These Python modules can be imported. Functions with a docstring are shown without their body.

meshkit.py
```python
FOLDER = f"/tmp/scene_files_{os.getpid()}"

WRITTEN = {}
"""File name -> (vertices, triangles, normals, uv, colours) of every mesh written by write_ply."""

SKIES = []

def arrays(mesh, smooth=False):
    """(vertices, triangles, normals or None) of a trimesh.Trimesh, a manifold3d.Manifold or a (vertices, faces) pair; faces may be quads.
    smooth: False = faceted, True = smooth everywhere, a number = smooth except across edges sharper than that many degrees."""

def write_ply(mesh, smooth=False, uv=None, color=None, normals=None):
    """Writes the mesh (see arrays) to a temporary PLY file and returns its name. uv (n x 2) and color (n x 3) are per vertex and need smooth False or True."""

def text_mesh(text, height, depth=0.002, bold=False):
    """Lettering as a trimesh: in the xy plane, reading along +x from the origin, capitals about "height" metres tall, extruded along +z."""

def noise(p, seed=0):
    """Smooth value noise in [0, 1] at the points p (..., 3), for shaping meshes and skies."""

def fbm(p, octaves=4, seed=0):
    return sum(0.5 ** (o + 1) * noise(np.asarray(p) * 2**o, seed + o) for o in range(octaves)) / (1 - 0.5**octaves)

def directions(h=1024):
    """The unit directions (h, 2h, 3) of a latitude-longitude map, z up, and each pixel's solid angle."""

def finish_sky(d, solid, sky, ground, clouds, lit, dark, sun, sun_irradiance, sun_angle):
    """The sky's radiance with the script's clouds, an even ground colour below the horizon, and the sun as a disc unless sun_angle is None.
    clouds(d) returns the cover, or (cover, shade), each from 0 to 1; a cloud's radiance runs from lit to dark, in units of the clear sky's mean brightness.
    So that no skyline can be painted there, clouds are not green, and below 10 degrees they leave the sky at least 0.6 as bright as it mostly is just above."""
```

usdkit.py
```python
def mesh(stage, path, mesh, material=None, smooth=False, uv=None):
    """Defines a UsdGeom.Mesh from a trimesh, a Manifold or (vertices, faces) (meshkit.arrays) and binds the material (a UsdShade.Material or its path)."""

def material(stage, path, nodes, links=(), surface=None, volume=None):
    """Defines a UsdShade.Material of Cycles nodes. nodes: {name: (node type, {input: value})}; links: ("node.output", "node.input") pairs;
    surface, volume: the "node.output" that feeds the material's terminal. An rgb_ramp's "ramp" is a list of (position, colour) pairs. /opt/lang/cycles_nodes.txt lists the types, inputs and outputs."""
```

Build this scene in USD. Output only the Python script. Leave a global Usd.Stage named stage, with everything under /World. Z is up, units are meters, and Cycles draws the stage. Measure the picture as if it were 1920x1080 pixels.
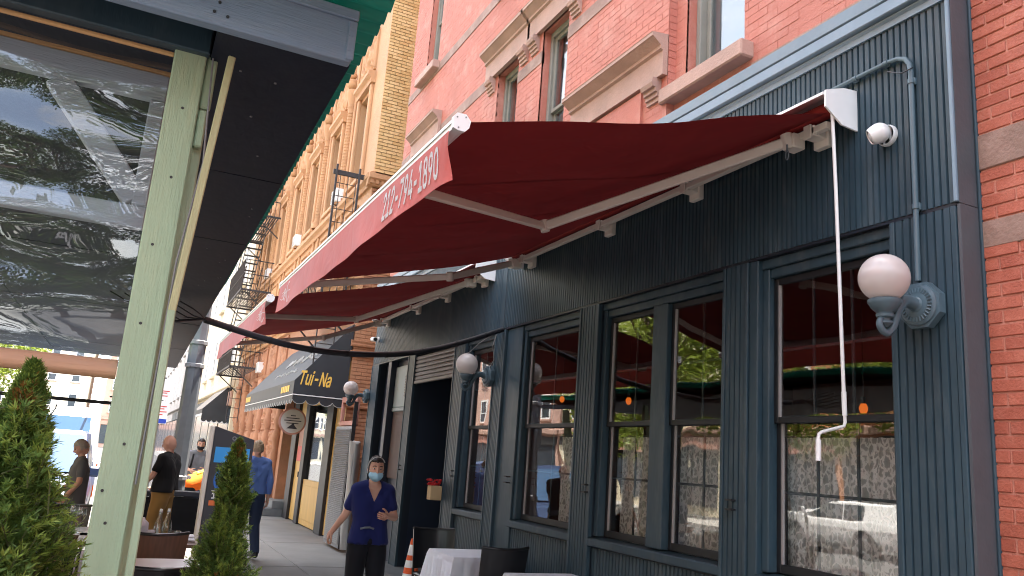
import math, random
import numpy as np, trimesh, manifold3d as m3
import usdkit, meshkit
from shapely.geometry import Polygon
from pxr import Usd, UsdGeom, UsdShade, UsdLux, Gf, Sdf

stage = Usd.Stage.CreateInMemory()
UsdGeom.SetStageUpAxis(stage, UsdGeom.Tokens.z)
UsdGeom.SetStageMetersPerUnit(stage, 1.0)
stage.DefinePrim('/World', 'Xform')
UsdGeom.Scope.Define(stage, '/World/Looks')
rnd = random.Random(11)
rng = np.random.default_rng(11)
H = 1.62                       # eye height

# ---------------------------------------------------------------- camera, sky, sun
YAW, PITCH, ROLL, FPX = 0.433794, 0.217928, 0.0754962, 1498.5
cy, sy = math.cos(YAW), math.sin(YAW)
FW = np.array([sy*math.cos(PITCH), cy*math.cos(PITCH), math.sin(PITCH)])
RT = np.array([cy, -sy, 0.0])
UP = np.cross(RT, FW)
R2 = math.cos(ROLL)*RT + math.sin(ROLL)*UP
U2 = -math.sin(ROLL)*RT + math.cos(ROLL)*UP
cam = UsdGeom.Camera.Define(stage, '/World/camera')
cam.CreateHorizontalApertureAttr(36.0)
cam.CreateVerticalApertureAttr(20.25)
cam.CreateFocalLengthAttr(FPX*36/1920)
cam.CreateClippingRangeAttr(Gf.Vec2f(0.05, 5000))
cam.AddTransformOp().Set(Gf.Matrix4d(*[float(x) for r in (list(R2)+[0], list(U2)+[0], list(-FW)+[0], [0, 0, H, 1]) for x in r]))
EXPOSURE = 2.95
cam.CreateExposureAttr(EXPOSURE)
SUN = np.array([0.20, 0.04, 1.0]); SUN /= np.linalg.norm(SUN)
sky_el, sky_rot = math.asin(SUN[2]), math.atan2(SUN[0], SUN[1])
usdkit.material(stage, '/World/Looks/sky', {
    'tc': ('texture_coordinate', {}),
    'map': ('mapping', {'scale': (1.0, 1.0, 2.2)}),
    'sky': ('sky_texture', {'sky_type': 'single_scattering', 'sun_disc': False, 'sun_elevation': sky_el, 'sun_rotation': sky_rot, 'aerosol_density': 1.6}),
    'n': ('noise_texture', {'scale': 2.6, 'detail': 7.0, 'roughness': 0.56}),
    'r': ('rgb_ramp', {'ramp': [(0.0, (0.12,)*3), (0.42, (0.2,)*3), (0.58, (0.92,)*3), (1.0, (1,)*3)]}),
    'bw': ('rgb_to_bw', {}),
    'gain': ('math', {'math_type': 'multiply', 'value2': 1.75}),
    'cc': ('combine_color', {}),
    'mix': ('mix_color', {'blend_type': 'mix'}),
    'bg': ('background_shader', {'strength': 0.12})},
    [('tc.generated', 'map.vector'), ('map.vector', 'n.vector'), ('n.fac', 'r.fac'), ('sky.color', 'bw.color'), ('bw.val', 'gain.value1'),
     ('gain.value', 'cc.r'), ('gain.value', 'cc.g'), ('gain.value', 'cc.b'), ('r.color', 'mix.fac'), ('sky.color', 'mix.a'), ('cc.color', 'mix.b'),
     ('mix.result', 'bg.color')], surface='bg.background')
dome = UsdLux.DomeLight.Define(stage, '/World/sky')
UsdShade.MaterialBindingAPI.Apply(dome.GetPrim()).Bind(UsdShade.Material.Get(stage, '/World/Looks/sky'))
dome.GetPrim().SetCustomDataByKey('kind', 'structure')
dome.GetPrim().SetCustomDataByKey('label', 'bright blue sky with broken white cloud')
sun = UsdLux.DistantLight.Define(stage, '/World/sun')
sun.CreateNormalizeAttr(True); sun.CreateIntensityAttr(1.2); sun.CreateAngleAttr(0.6)
sun.CreateColorAttr(Gf.Vec3f(1.0, 0.94, 0.85))
zax = SUN; xax = np.cross([0, 1, 0], zax); xax /= np.linalg.norm(xax); yax = np.cross(zax, xax)
sun.AddTransformOp().Set(Gf.Matrix4d(*[float(x) for r in (list(xax)+[0], list(yax)+[0], list(zax)+[0], [0, 0, 40, 1]) for x in r]))

# ---------------------------------------------------------------- materials
MAT = {}
def mat(name, col, rough=0.6, var=0.12, scale=6.0, bump=0.0, bscale=60.0, metal=0.0, spec=0.5, stretch=(1, 1, 1), rnd_amt=0.0, dirt=None, coat=0.0, extra=None):
    """painted / stone surface: noise-varied base colour, fine bump, per-object variation, optional dirt colour"""
    c = np.array(col, float)
    lo, hi = c*(1-var), np.minimum(c*(1+var), 1)
    nodes = {'tc': ('texture_coordinate', {}), 'm': ('mapping', {'scale': stretch}),
             'n': ('noise_texture', {'scale': scale, 'detail': 6.0, 'roughness': 0.62}),
             'r': ('rgb_ramp', {'ramp': [(0.3, tuple(lo)), (0.7, tuple(hi))]}),
             'p': ('principled_bsdf', {'roughness': rough, 'metallic': metal, 'specular_ior_level': spec, 'coat_weight': coat})}
    links = [('tc.object', 'm.vector'), ('m.vector', 'n.vector'), ('n.fac', 'r.fac')]
    out = 'r.color'
    if dirt is not None:
        dcol, amt, dsc = dirt
        nodes['dn'] = ('noise_texture', {'scale': dsc, 'detail': 8.0, 'roughness': 0.7})
        nodes['dr'] = ('rgb_ramp', {'ramp': [(0.5, (0,)*3), (0.72, (amt,)*3)]})
        nodes['dm'] = ('mix_color', {'b': dcol})
        links += [('m.vector', 'dn.vector'), ('dn.fac', 'dr.fac'), ('dr.color', 'dm.fac'), (out, 'dm.a')]
        out = 'dm.result'
    if rnd_amt:
        nodes['oi'] = ('object_info', {})
        nodes['mr'] = ('map_range', {'from_min': 0.0, 'from_max': 1.0, 'to_min': 1-rnd_amt, 'to_max': 1+rnd_amt})
        nodes['hv'] = ('hsv', {})
        links += [('oi.random', 'mr.value'), ('mr.result', 'hv.value'), (out, 'hv.color')]
        out = 'hv.color'
    links.append((out, 'p.base_color'))
    if bump:
        nodes['bn'] = ('noise_texture', {'scale': bscale, 'detail': 5.0, 'roughness': 0.6})
        nodes['b'] = ('bump', {'strength': bump, 'distance': 0.01})
        links += [('m.vector', 'bn.vector'), ('bn.fac', 'b.height'), ('b.normal', 'p.normal')]
    MAT[name] = usdkit.material(stage, '/World/Looks/'+name, nodes, links, surface='p.BSDF')

mat('teal_paint', (0.026, 0.048, 0.063), 0.42, 0.16, 3.0, 0.15, 40, spec=.38, stretch=(1, 1, .25), dirt=((0.14, 0.15, 0.15), .28, 7.0), rnd_amt=.10)
mat('teal_dark', (0.010, 0.015, 0.022), 0.4, 0.15, 4.0, 0.1, 40, stretch=(1, 1, .3))
mat('teal_grey', (0.062, 0.066, 0.074), 0.5, 0.14, 3.0, 0.15, 30)
mat('cornice_blue', (0.17, 0.235, 0.29), 0.36, 0.10, 3.0, 0.1, 30, dirt=((0.25, 0.25, 0.24), .25, 5.0))
mat('fixture_teal', (0.075, 0.115, 0.138), 0.34, 0.1, 8.0, 0.1, 60)
mat('sash_black', (0.006, 0.007, 0.009), 0.5, 0.2, 5.0)
mat('sash_edge', (0.32, 0.29, 0.28), 0.5, 0.1)
for i, c in enumerate(((0.385, 0.098, 0.055), (0.42, 0.112, 0.064), (0.355, 0.086, 0.048), (0.405, 0.104, 0.059))):
    mat('red_brick_%s' % 'abcd'[i], c, 0.62, 0.10, 9.0, 0.55, 70, dirt=((0.50, 0.21, 0.14), .35, 9.0))
mat('red_brick_upper', (0.46, 0.155, 0.108), 0.75, 0.12, 1.4, 0.5, 60, dirt=((0.60, 0.33, 0.26), .55, 2.6))
mat('red_mortar', (0.52, 0.215, 0.15), 0.8, 0.12, 12.0, 0.6, 90)
mat('brownstone', (0.42, 0.262, 0.205), 0.75, 0.13, 3.0, 0.5, 50, dirt=((0.30, 0.20, 0.16), .5, 2.2))
mat('brownstone_band', (0.27, 0.165, 0.125), 0.75, 0.2, 3.0, 0.6, 40, dirt=((0.42, 0.30, 0.25), .55, 3.0))
mat('window_paint', (0.235, 0.225, 0.19), 0.5, 0.12, 4.0, 0.2, 40)
mat('tan_stone', (0.50, 0.276, 0.138), 0.8, 0.16, 1.2, 0.7, 25, dirt=((0.34, 0.17, 0.08), .55, 2.4))
mat('tan_lower', (0.40, 0.190, 0.105), 0.8, 0.2, 1.5, 0.8, 22, dirt=((0.20, 0.09, 0.05), .65, 3.0))
for i, c in enumerate(((0.58, 0.385, 0.165), (0.52, 0.325, 0.13), (0.63, 0.43, 0.20))):
    mat('yellow_brick_%s' % 'abc'[i], c, 0.75, 0.10, 6.0, 0.4, 50)
mat('yellow_mortar', (0.72, 0.58, 0.37), 0.85, 0.1, 8.0, 0.4, 60)
for i, c in enumerate(((0.40, 0.19, 0.095), (0.33, 0.15, 0.075), (0.45, 0.225, 0.12))):
    mat('brown_brick_%s' % 'abc'[i], c, 0.75, 0.12, 6.0, 0.4, 50)
mat('white_metal', (0.78, 0.77, 0.75), 0.38, 0.04, 3.0)
mat('arm_metal', (0.72, 0.64, 0.56), 0.42, 0.05, 3.0)
mat('post_green', (0.36, 0.455, 0.30), 0.6, 0.09, 3.0, 0.5, 35, stretch=(6, 6, .5), dirt=((0.50, 0.50, 0.30), .35, 4.0))
mat('strip_wood', (0.46, 0.44, 0.24), 0.65, 0.14, 4.0, 0.4, 40, stretch=(8, 8, .4))
mat('frame_blue', (0.36, 0.41, 0.47), 0.5, 0.10, 2.0, 0.4, 30, stretch=(.5, 6, 6), dirt=((0.27, 0.32, 0.36), .4, 3.0))
mat('beam_blue', (0.165, 0.225, 0.31), 0.5, 0.10, 2.0, 0.4, 30, stretch=(.5, 6, 6), dirt=((0.27, 0.32, 0.36), .4, 3.0))
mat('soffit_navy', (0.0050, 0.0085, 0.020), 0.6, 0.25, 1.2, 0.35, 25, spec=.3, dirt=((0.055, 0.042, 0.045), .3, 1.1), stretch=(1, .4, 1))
mat('copper_rail', (0.52, 0.29, 0.175), 0.5, 0.12, 5.0, 0.3, 30, stretch=(.4, 5, 5))
mat('raw_wood', (0.52, 0.30, 0.13), 0.7, 0.2, 5.0, 0.4, 40, stretch=(.4, 6, 6))
mat('concrete', (0.245, 0.235, 0.22), 0.85, 0.12, 1.4, 0.35, 70, rnd_amt=0.07, dirt=((0.20, 0.19, 0.175), .55, 1.7))
mat('concrete_joint', (0.12, 0.115, 0.105), 0.9, 0.2, 4.0)
mat('kerb_stone', (0.30, 0.29, 0.28), 0.85, 0.15, 3.0, 0.5, 40)
mat('asphalt', (0.060, 0.060, 0.062), 0.9, 0.25, 2.0, 0.6, 90)
mat('step_stone', (0.16, 0.165, 0.165), 0.8, 0.2, 2.0, 0.4, 40)
mat('black_metal', (0.016, 0.015, 0.016), 0.5, 0.2, 6.0)
mat('iron', (0.030, 0.026, 0.026), 0.6, 0.25, 6.0)
mat('galvanised', (0.17, 0.185, 0.205), 0.45, 0.15, 4.0, 0.2, 30, metal=0.3)
mat('black_rubber', (0.022, 0.021, 0.025), 0.42, 0.2, 4.0)
mat('dark_interior', (0.030, 0.016, 0.013), 0.7, 0.3, 2.0)
mat('red_interior', (0.085, 0.022, 0.015), 0.7, 0.3, 2.0)
mat('navy_door', (0.016, 0.024, 0.040), 0.4, 0.15, 2.0)
mat('white_cloth', (0.74, 0.73, 0.78), 0.8, 0.03, 4.0, 0.2, 90)
mat('chair_black', (0.010, 0.009, 0.010), 0.28, 0.2, 6.0, coat=.3)
mat('chair_brown', (0.105, 0.048, 0.028), 0.35, 0.25, 5.0, stretch=(8, 8, 1))
mat('shutter_grey', (0.20, 0.175, 0.155), 0.5, 0.15, 3.0, 0.2, 30)
mat('pale_panel', (0.36, 0.42, 0.42), 0.5, 0.06, 3.0)
mat('brown_shade', (0.16, 0.11, 0.095), 0.7, 0.1, 3.0)
mat('wood_yellow', (0.60, 0.36, 0.095), 0.5, 0.12, 2.0, 0.2, 40, stretch=(4, 4, .5))
mat('canopy_black', (0.020, 0.022, 0.024), 0.55, 0.2, 3.0)
mat('gold_paint', (0.75, 0.47, 0.08), 0.5, 0.1)
mat('grey_print', (0.50, 0.50, 0.48), 0.6, 0.1)
mat('white_paint', (0.80, 0.80, 0.78), 0.5, 0.03)
mat('grey_gate', (0.22, 0.22, 0.225), 0.5, 0.1, 3.0)
mat('pink_frame', (0.42, 0.20, 0.155), 0.6, 0.12)
mat('orange_plastic', (0.80, 0.11, 0.02), 0.45, 0.05)
mat('cream_wall', (0.66, 0.58, 0.42), 0.8, 0.08, .8, .3, 20)
mat('grey_wall', (0.36, 0.33, 0.30), 0.8, 0.12, .6, .3, 20)
mat('pink_wall', (0.48, 0.30, 0.24), 0.8, 0.12, .6, .3, 20)
mat('orange_wall', (0.56, 0.24, 0.11), 0.8, 0.12, .6, .3, 20)
mat('far_window', (0.04, 0.05, 0.06), 0.15, 0.2)
mat('bark', (0.10, 0.07, 0.05), 0.9, 0.3, 5.0, .6, 30)
mat('twig_green', (0.075, 0.085, 0.03), 0.9, 0.2, 9.0)
mat('twig', (0.24, 0.12, 0.06), 0.9, 0.2, 9.0)

def leafmat(name, c, tr=0.35, var=0.35, rough=0.5):
    c = np.array(c)
    MAT[name] = usdkit.material(stage, '/World/Looks/'+name, {
        'g': ('geometry', {}), 'r': ('rgb_ramp', {'ramp': [(0, tuple(c*(1-var))), (1, tuple(np.minimum(c*(1+var)+np.array([.012, .008, 0]), 1)))]}),
        'p': ('principled_bsdf', {'roughness': rough, 'specular_ior_level': .35}), 't': ('translucent_bsdf', {}), 'x': ('mix_closure', {'fac': tr})},
        [('g.random_per_island', 'r.fac'), ('r.color', 'p.base_color'), ('r.color', 't.color'), ('p.BSDF', 'x.closure1'), ('t.BSDF', 'x.closure2')], surface='x.closure')
leafmat('spruce_needle', (0.205, 0.345, 0.080), .45, .35)
leafmat('spruce_tip', (0.40, 0.54, 0.11), .45, .3)
leafmat('spruce_dry', (0.42, 0.19, 0.05), .25, .3)
leafmat('tree_leaf', (0.070, 0.130, 0.022), .4, .4)
leafmat('tree_leaf_light', (0.33, 0.42, 0.06), .5, .35)

def glassmat(name, tint, f0=0.06, rough=0.0, wave=0.0, wscale=2.0, boost=1.0):
    """pane: clear see-through mixed with mirror by fresnel, optional waviness"""
    nodes = {'f': ('layer_weight', {'blend': .5}), 'pw': ('math', {'math_type': 'power', 'value2': 5.0}), 'a': ('math', {'math_type': 'multiply_add', 'value2': boost*(1-f0), 'value3': f0, 'use_clamp': True}),
             't': ('transparent_bsdf', {'color': tint}), 'g': ('glossy_bsdf', {'color': (1, 1, 1), 'roughness': rough}), 'x': ('mix_closure', {})}
    links = [('f.facing', 'pw.value1'), ('pw.value', 'a.value1'), ('a.value', 'x.fac'), ('t.BSDF', 'x.closure1'), ('g.BSDF', 'x.closure2')]
    if wave:
        nodes.update({'tc': ('texture_coordinate', {}), 'n': ('noise_texture', {'scale': wscale, 'detail': 1.5, 'distortion': .6}), 'b': ('bump', {'strength': wave, 'distance': 0.1})})
        links += [('tc.object', 'n.vector'), ('n.fac', 'b.height'), ('b.normal', 'g.normal')]
    MAT[name] = usdkit.material(stage, '/World/Looks/'+name, nodes, links, surface='x.closure')
glassmat('pane_glass', (.97, .975, .97), .07, 0.0, .05, 1.1)
glassmat('pane_far', (.85, .88, .90), .14, 0.01, .05, 1.0)
glassmat('vinyl', (.97, .975, .98), .095, 0.003, .08, 1.4)
glassmat('tumbler', (.9, .93, .93), .08, 0.0)

def fabric(name, col, tr, weave=420.0, sheen=.08):
    c = np.array(col)
    MAT[name] = usdkit.material(stage, '/World/Looks/'+name, {
        'tc': ('texture_coordinate', {}), 'n': ('noise_texture', {'scale': 2.2, 'detail': 5.0}), 'r': ('rgb_ramp', {'ramp': [(.3, tuple(c*.9)), (.7, tuple(np.minimum(c*1.1, 1)))]}),
        'w': ('noise_texture', {'scale': weave, 'detail': 2.0}), 'b': ('bump', {'strength': .15, 'distance': .002}), 'cn': ('noise_texture', {'scale': 3.5, 'detail': 3.0, 'distortion': 1.2}), 'cb': ('bump', {'strength': .25, 'distance': .03}),
        'p': ('principled_bsdf', {'roughness': .85, 'specular_ior_level': .2, 'sheen_weight': sheen}), 't': ('translucent_bsdf', {}), 'x': ('mix_closure', {'fac': tr})},
        [('tc.object', 'n.vector'), ('tc.object', 'w.vector'), ('n.fac', 'r.fac'), ('w.fac', 'b.height'), ('tc.object', 'cn.vector'), ('cn.fac', 'cb.height'), ('cb.normal', 'b.normal'), ('b.normal', 'p.normal'), ('r.color', 'p.base_color'), ('r.color', 't.color'), ('p.BSDF', 'x.closure1'), ('t.BSDF', 'x.closure2')], surface='x.closure')
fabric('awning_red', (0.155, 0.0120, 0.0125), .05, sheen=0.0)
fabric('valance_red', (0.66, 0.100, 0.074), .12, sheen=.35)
fabric('scrub_navy', (0.013, 0.019, 0.105), .02, 200)
fabric('trouser_black', (0.012, 0.013, 0.017), .02, 200)
fabric('shirt_blue', (0.16, 0.27, 0.62), .05, 200)
fabric('trouser_navy', (0.035, 0.050, 0.095), .02, 200)
fabric('tee_black', (0.016, 0.016, 0.018), .02, 200)
fabric('khaki', (0.42, 0.235, 0.075), .02, 200)
fabric('tee_grey', (0.15, 0.155, 0.165), .02, 200)
fabric('vest_orange', (0.90, 0.16, 0.015), .1, 200)
fabric('vest_yellow', (0.80, 0.78, 0.10), .1, 200)
fabric('shirt_purple', (0.42, 0.30, 0.55), .05, 200)
fabric('shirt_white', (0.70, 0.72, 0.76), .05, 200)
fabric('tee_pink', (0.60, 0.26, 0.24), .05, 200)
fabric('mask_blue', (0.38, 0.66, 0.82), .1, 200)

def emis(name, col, s):
    MAT[name] = usdkit.material(stage, '/World/Looks/'+name, {'e': ('emission', {'color': col, 'strength': s})}, surface='e.emission')
emis('bulb_orange', (1.0, 0.20, 0.02), .10)
emis('bulb_white', (1.0, 0.9, 0.7), 1.6)
def simple(name, col, rough=.5, **k):
    MAT[name] = usdkit.material(stage, '/World/Looks/'+name, {'p': ('principled_bsdf', dict(base_color=col, roughness=rough, **k))}, surface='p.BSDF')
MAT['opal'] = usdkit.material(stage, '/World/Looks/opal', {
    'tc': ('texture_coordinate', {}), 'n': ('noise_texture', {'scale': 3.0, 'detail': 3.0}), 'r': ('rgb_ramp', {'ramp': [(.3, (.74, .68, .66)), (.7, (.80, .75, .73))]}),
    'p': ('principled_bsdf', {'roughness': .12, 'specular_ior_level': .6}), 't': ('translucent_bsdf', {}), 'x': ('mix_closure', {'fac': .35})},
    [('tc.object', 'n.vector'), ('n.fac', 'r.fac'), ('r.color', 'p.base_color'), ('r.color', 't.color'), ('p.BSDF', 'x.closure1'), ('t.BSDF', 'x.closure2')], surface='x.closure')
MAT['lace'] = usdkit.material(stage, '/World/Looks/lace', {
    'tc': ('texture_coordinate', {}), 'm': ('mapping', {'scale': (1, 24, 15)}), 'dn': ('noise_texture', {'scale': 1.6, 'detail': 3.0}), 'va': ('vector_math', {'math_type': 'add'}),
    'v': ('voronoi_texture', {'scale': 1.15, 'feature': 'distance_to_edge'}),
    'r': ('rgb_ramp', {'ramp': [(.0, (1.0,)*3), (.08, (1.0,)*3), (.16, (.8,)*3), (.5, (.74,)*3)]}),
    'c2': ('rgb_ramp', {'ramp': [(.0, (.93, .92, .88)), (.08, (.93, .92, .88)), (.16, (.60, .61, .57)), (.5, (.52, .53, .49))]}),
    'd': ('diffuse_bsdf', {}), 'l': ('translucent_bsdf', {}), 'dl': ('mix_closure', {'fac': .4}), 't': ('transparent_bsdf', {}), 'x': ('mix_closure', {})},
    [('tc.object', 'm.vector'), ('m.vector', 'dn.vector'), ('m.vector', 'va.vector1'), ('dn.color', 'va.vector2'), ('va.vector', 'v.vector'),
     ('v.distance', 'r.fac'), ('v.distance', 'c2.fac'), ('c2.color', 'd.color'), ('c2.color', 'l.color'), ('r.color', 'x.fac'),
     ('d.BSDF', 'dl.closure1'), ('l.BSDF', 'dl.closure2'), ('t.BSDF', 'x.closure1'), ('dl.closure', 'x.closure2')], surface='x.closure')
simple('skin', (0.55, 0.30, 0.21), .5, subsurface_weight=.1, subsurface_scale=.01)
simple('skin_pink', (0.62, 0.33, 0.24), .5)
simple('hair_dark', (0.018, 0.012, 0.010), .4)
simple('hair_brown', (0.26, 0.16, 0.085), .5)
simple('hair_sand', (0.36, 0.255, 0.16), .6)
simple('hair_grey', (0.42, 0.36, 0.30), .5)
simple('eye_white', (0.50, 0.46, 0.43), .3)
simple('headband', (0.42, 0.40, 0.38), .6)
simple('eye_dark', (0.02, 0.015, 0.012), .3)
simple('lips', (0.42, 0.16, 0.13), .5)
simple('car_blue', (0.018, 0.034, 0.085), .35)
simple('car_glass', (0.03, 0.07, 0.14), .06)
simple('car_white', (0.72, 0.73, 0.74), .3, coat_weight=.6)
simple('chrome', (.6, .6, .6), .15, metallic=1.0)
simple('taillight', (0.5, 0.02, 0.02), .2)
simple('sign_red', (0.62, 0.05, 0.04), .5)
simple('sign_blue', (0.02, 0.06, 0.42), .5)
simple('kiosk_blue', (0.01, 0.13, 0.52), .4)
simple('kiosk_sky', (0.03, 0.32, 0.75), .4)
simple('kiosk_dark', (0.030, 0.030, 0.040), .4)
simple('kiosk_orange', (0.70, 0.16, 0.04), .5)
simple('paper_bag', (0.48, 0.33, 0.17), .8)
simple('red_flower', (0.55, 0.015, 0.02), .6)
simple('foil', (0.36, 0.36, 0.35), .42, metallic=.6)
MAT['green_sheet'] = usdkit.material(stage, '/World/Looks/green_sheet', {
    'tc': ('texture_coordinate', {}), 'n': ('noise_texture', {'scale': 3.0, 'detail': 5.0}), 'r': ('rgb_ramp', {'ramp': [(.3, (.004, .085, .055)), (.7, (.006, .13, .085))]}),
    'p': ('principled_bsdf', {'roughness': .35}), 't': ('translucent_bsdf', {}), 'x': ('mix_closure', {'fac': .14})},
    [('tc.object', 'n.vector'), ('n.fac', 'r.fac'), ('r.color', 'p.base_color'), ('r.color', 't.color'), ('p.BSDF', 'x.closure1'), ('t.BSDF', 'x.closure2')], surface='x.closure')

# ---------------------------------------------------------------- mesh helpers
BOXV = np.array([[x, y, z] for x in (0, 1) for y in (0, 1) for z in (0, 1)], float)
BOXF = np.array([[0, 1, 3], [0, 3, 2], [4, 6, 7], [4, 7, 5], [0, 4, 5], [0, 5, 1], [2, 3, 7], [2, 7, 6], [0, 2, 6], [0, 6, 4], [1, 5, 7], [1, 7, 3]])

def rotm(axis, deg):
    return trimesh.transformations.rotation_matrix(math.radians(deg), axis)[:3, :3]

class MB:
    """collects shapes and makes them one mesh"""
    def __init__(s): s.v, s.f, s.n = [], [], 0
    def add(s, v, f):
        v = np.asarray(v, float); s.v.append(v); s.f.append(np.asarray(f, int)+s.n); s.n += len(v); return s
    def tm(s, t): return s.add(t.vertices, t.faces)
    def mf(s, m):
        a = m.to_mesh(); return s.add(a.vert_properties[:, :3], a.tri_verts)
    def box(s, a, b):
        a, b = np.minimum(a, b), np.maximum(a, b); return s.add(a+(b-a)*BOXV, BOXF)
    def bev(s, a, b, r):
        """box with chamfered edges"""
        a, b = np.minimum(a, b).astype(float), np.maximum(a, b).astype(float)
        r = min(r, *(0.49*(b-a)))
        pts = []
        for k in range(3):
            lo, hi = a+r, b-r
            lo[k], hi[k] = a[k], b[k]
            pts.append(lo+(hi-lo)*BOXV)
        return s.mf(m3.Manifold.hull_points(np.vstack(pts)))
    def obox(s, c, size, R, r=0.0):
        """oriented box; R columns = its axes"""
        size = np.array(size, float)
        if r:
            t = MB().bev(-size/2, size/2, r); v, f = t.arr()
        else: v, f = (BOXV-.5)*size, BOXF
        return s.add(v@np.asarray(R).T+np.asarray(c), f)
    def bar(s, p, q, w, t, up=(0, 0, 1), r=0.0):
        """bar from p to q, w across (sideways), t along up"""
        p, q = np.array(p, float), np.array(q, float); d = q-p; L = np.linalg.norm(d); d /= L
        a = np.cross(up, d); a /= np.linalg.norm(a); u = np.cross(d, a)
        return s.obox((p+q)/2, (L, w, t), np.stack([d, a, u], 1), r)
    def tube(s, pts, r, n=8, cap=True):
        p = np.asarray(pts, float); r = np.broadcast_to(r, (len(p),)).astype(float)
        t = np.gradient(p, axis=0); t /= np.linalg.norm(t, axis=1, keepdims=True)+1e-12
        a = np.cross(t[0], [0, 0, 1.0] if abs(t[0][2]) < .9 else [1.0, 0, 0]); a /= np.linalg.norm(a)
        ang = np.arange(n)*2*np.pi/n; V = []
        for i in range(len(p)):
            a = a-t[i]*(a@t[i]); a /= np.linalg.norm(a); b = np.cross(t[i], a)
            V.append(p[i]+r[i]*(np.cos(ang)[:, None]*a+np.sin(ang)[:, None]*b))
        V = np.vstack(V); F = []
        for i in range(len(p)-1):
            for j in range(n):
                k = (j+1) % n; F += [[i*n+j, i*n+k, (i+1)*n+k], [i*n+j, (i+1)*n+k, (i+1)*n+j]]
        if cap:
            m = len(p)-1; F += [[0, j+1, j] for j in range(1, n-1)]+[[m*n, m*n+j, m*n+j+1] for j in range(1, n-1)]
        return s.add(V, F)
    def lathe(s, prof, c=(0, 0, 0), n=20, R=None):
        """prof: (radius, height) list, turned about z, then rotated by R and moved to c"""
        prof = np.array(prof, float); ang = np.arange(n)*2*np.pi/n
        V = np.vstack([np.stack([r*np.cos(ang), r*np.sin(ang), np.full(n, z)], 1) for r, z in prof]); F = []
        for i in range(len(prof)-1):
            for j in range(n):
                k = (j+1) % n; F += [[i*n+j, i*n+k, (i+1)*n+k], [i*n+j, (i+1)*n+k, (i+1)*n+j]]
        if R is not None: V = V@np.asarray(R).T
        return s.add(V+np.asarray(c), F)
    def prism(s, poly, a, b, plane='xz'):
        """polygon in the named plane extruded along the third axis from a to b"""
        t = trimesh.creation.extrude_polygon(Polygon(poly), abs(b-a), engine='earcut')
        v, f = np.array(t.vertices), np.array(t.faces); v[:, 2] += min(a, b)
        if plane == 'xz': v, f = v[:, [0, 2, 1]], f[:, ::-1]
        elif plane == 'yz': v = v[:, [2, 0, 1]]
        return s.add(v, f)
    def quad(s, a, b, c, d): return s.add([a, b, c, d], [[0, 1, 2], [0, 2, 3]])
    def grid(s, P):
        """P: (m, n, 3) points as a sheet"""
        P = np.asarray(P, float); m, n = P.shape[:2]; i, j = np.meshgrid(np.arange(m-1), np.arange(n-1), indexing='ij')
        q = np.stack([i*n+j, i*n+j+1, (i+1)*n+j+1, (i+1)*n+j], -1).reshape(-1, 4)
        return s.add(P.reshape(-1, 3), np.vstack([q[:, [0, 1, 2]], q[:, [0, 2, 3]]]))
    def ball(s, c, r, sub=2, scale=(1, 1, 1)):
        t = trimesh.creation.icosphere(sub, 1.0); return s.add(t.vertices*np.asarray(scale)*r+np.asarray(c), t.faces)
    def arr(s): return np.vstack(s.v), np.vstack(s.f)
    def build(s, name, m, parent=None, smooth=False):
        return put(name, s.arr(), m, parent, smooth)

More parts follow.
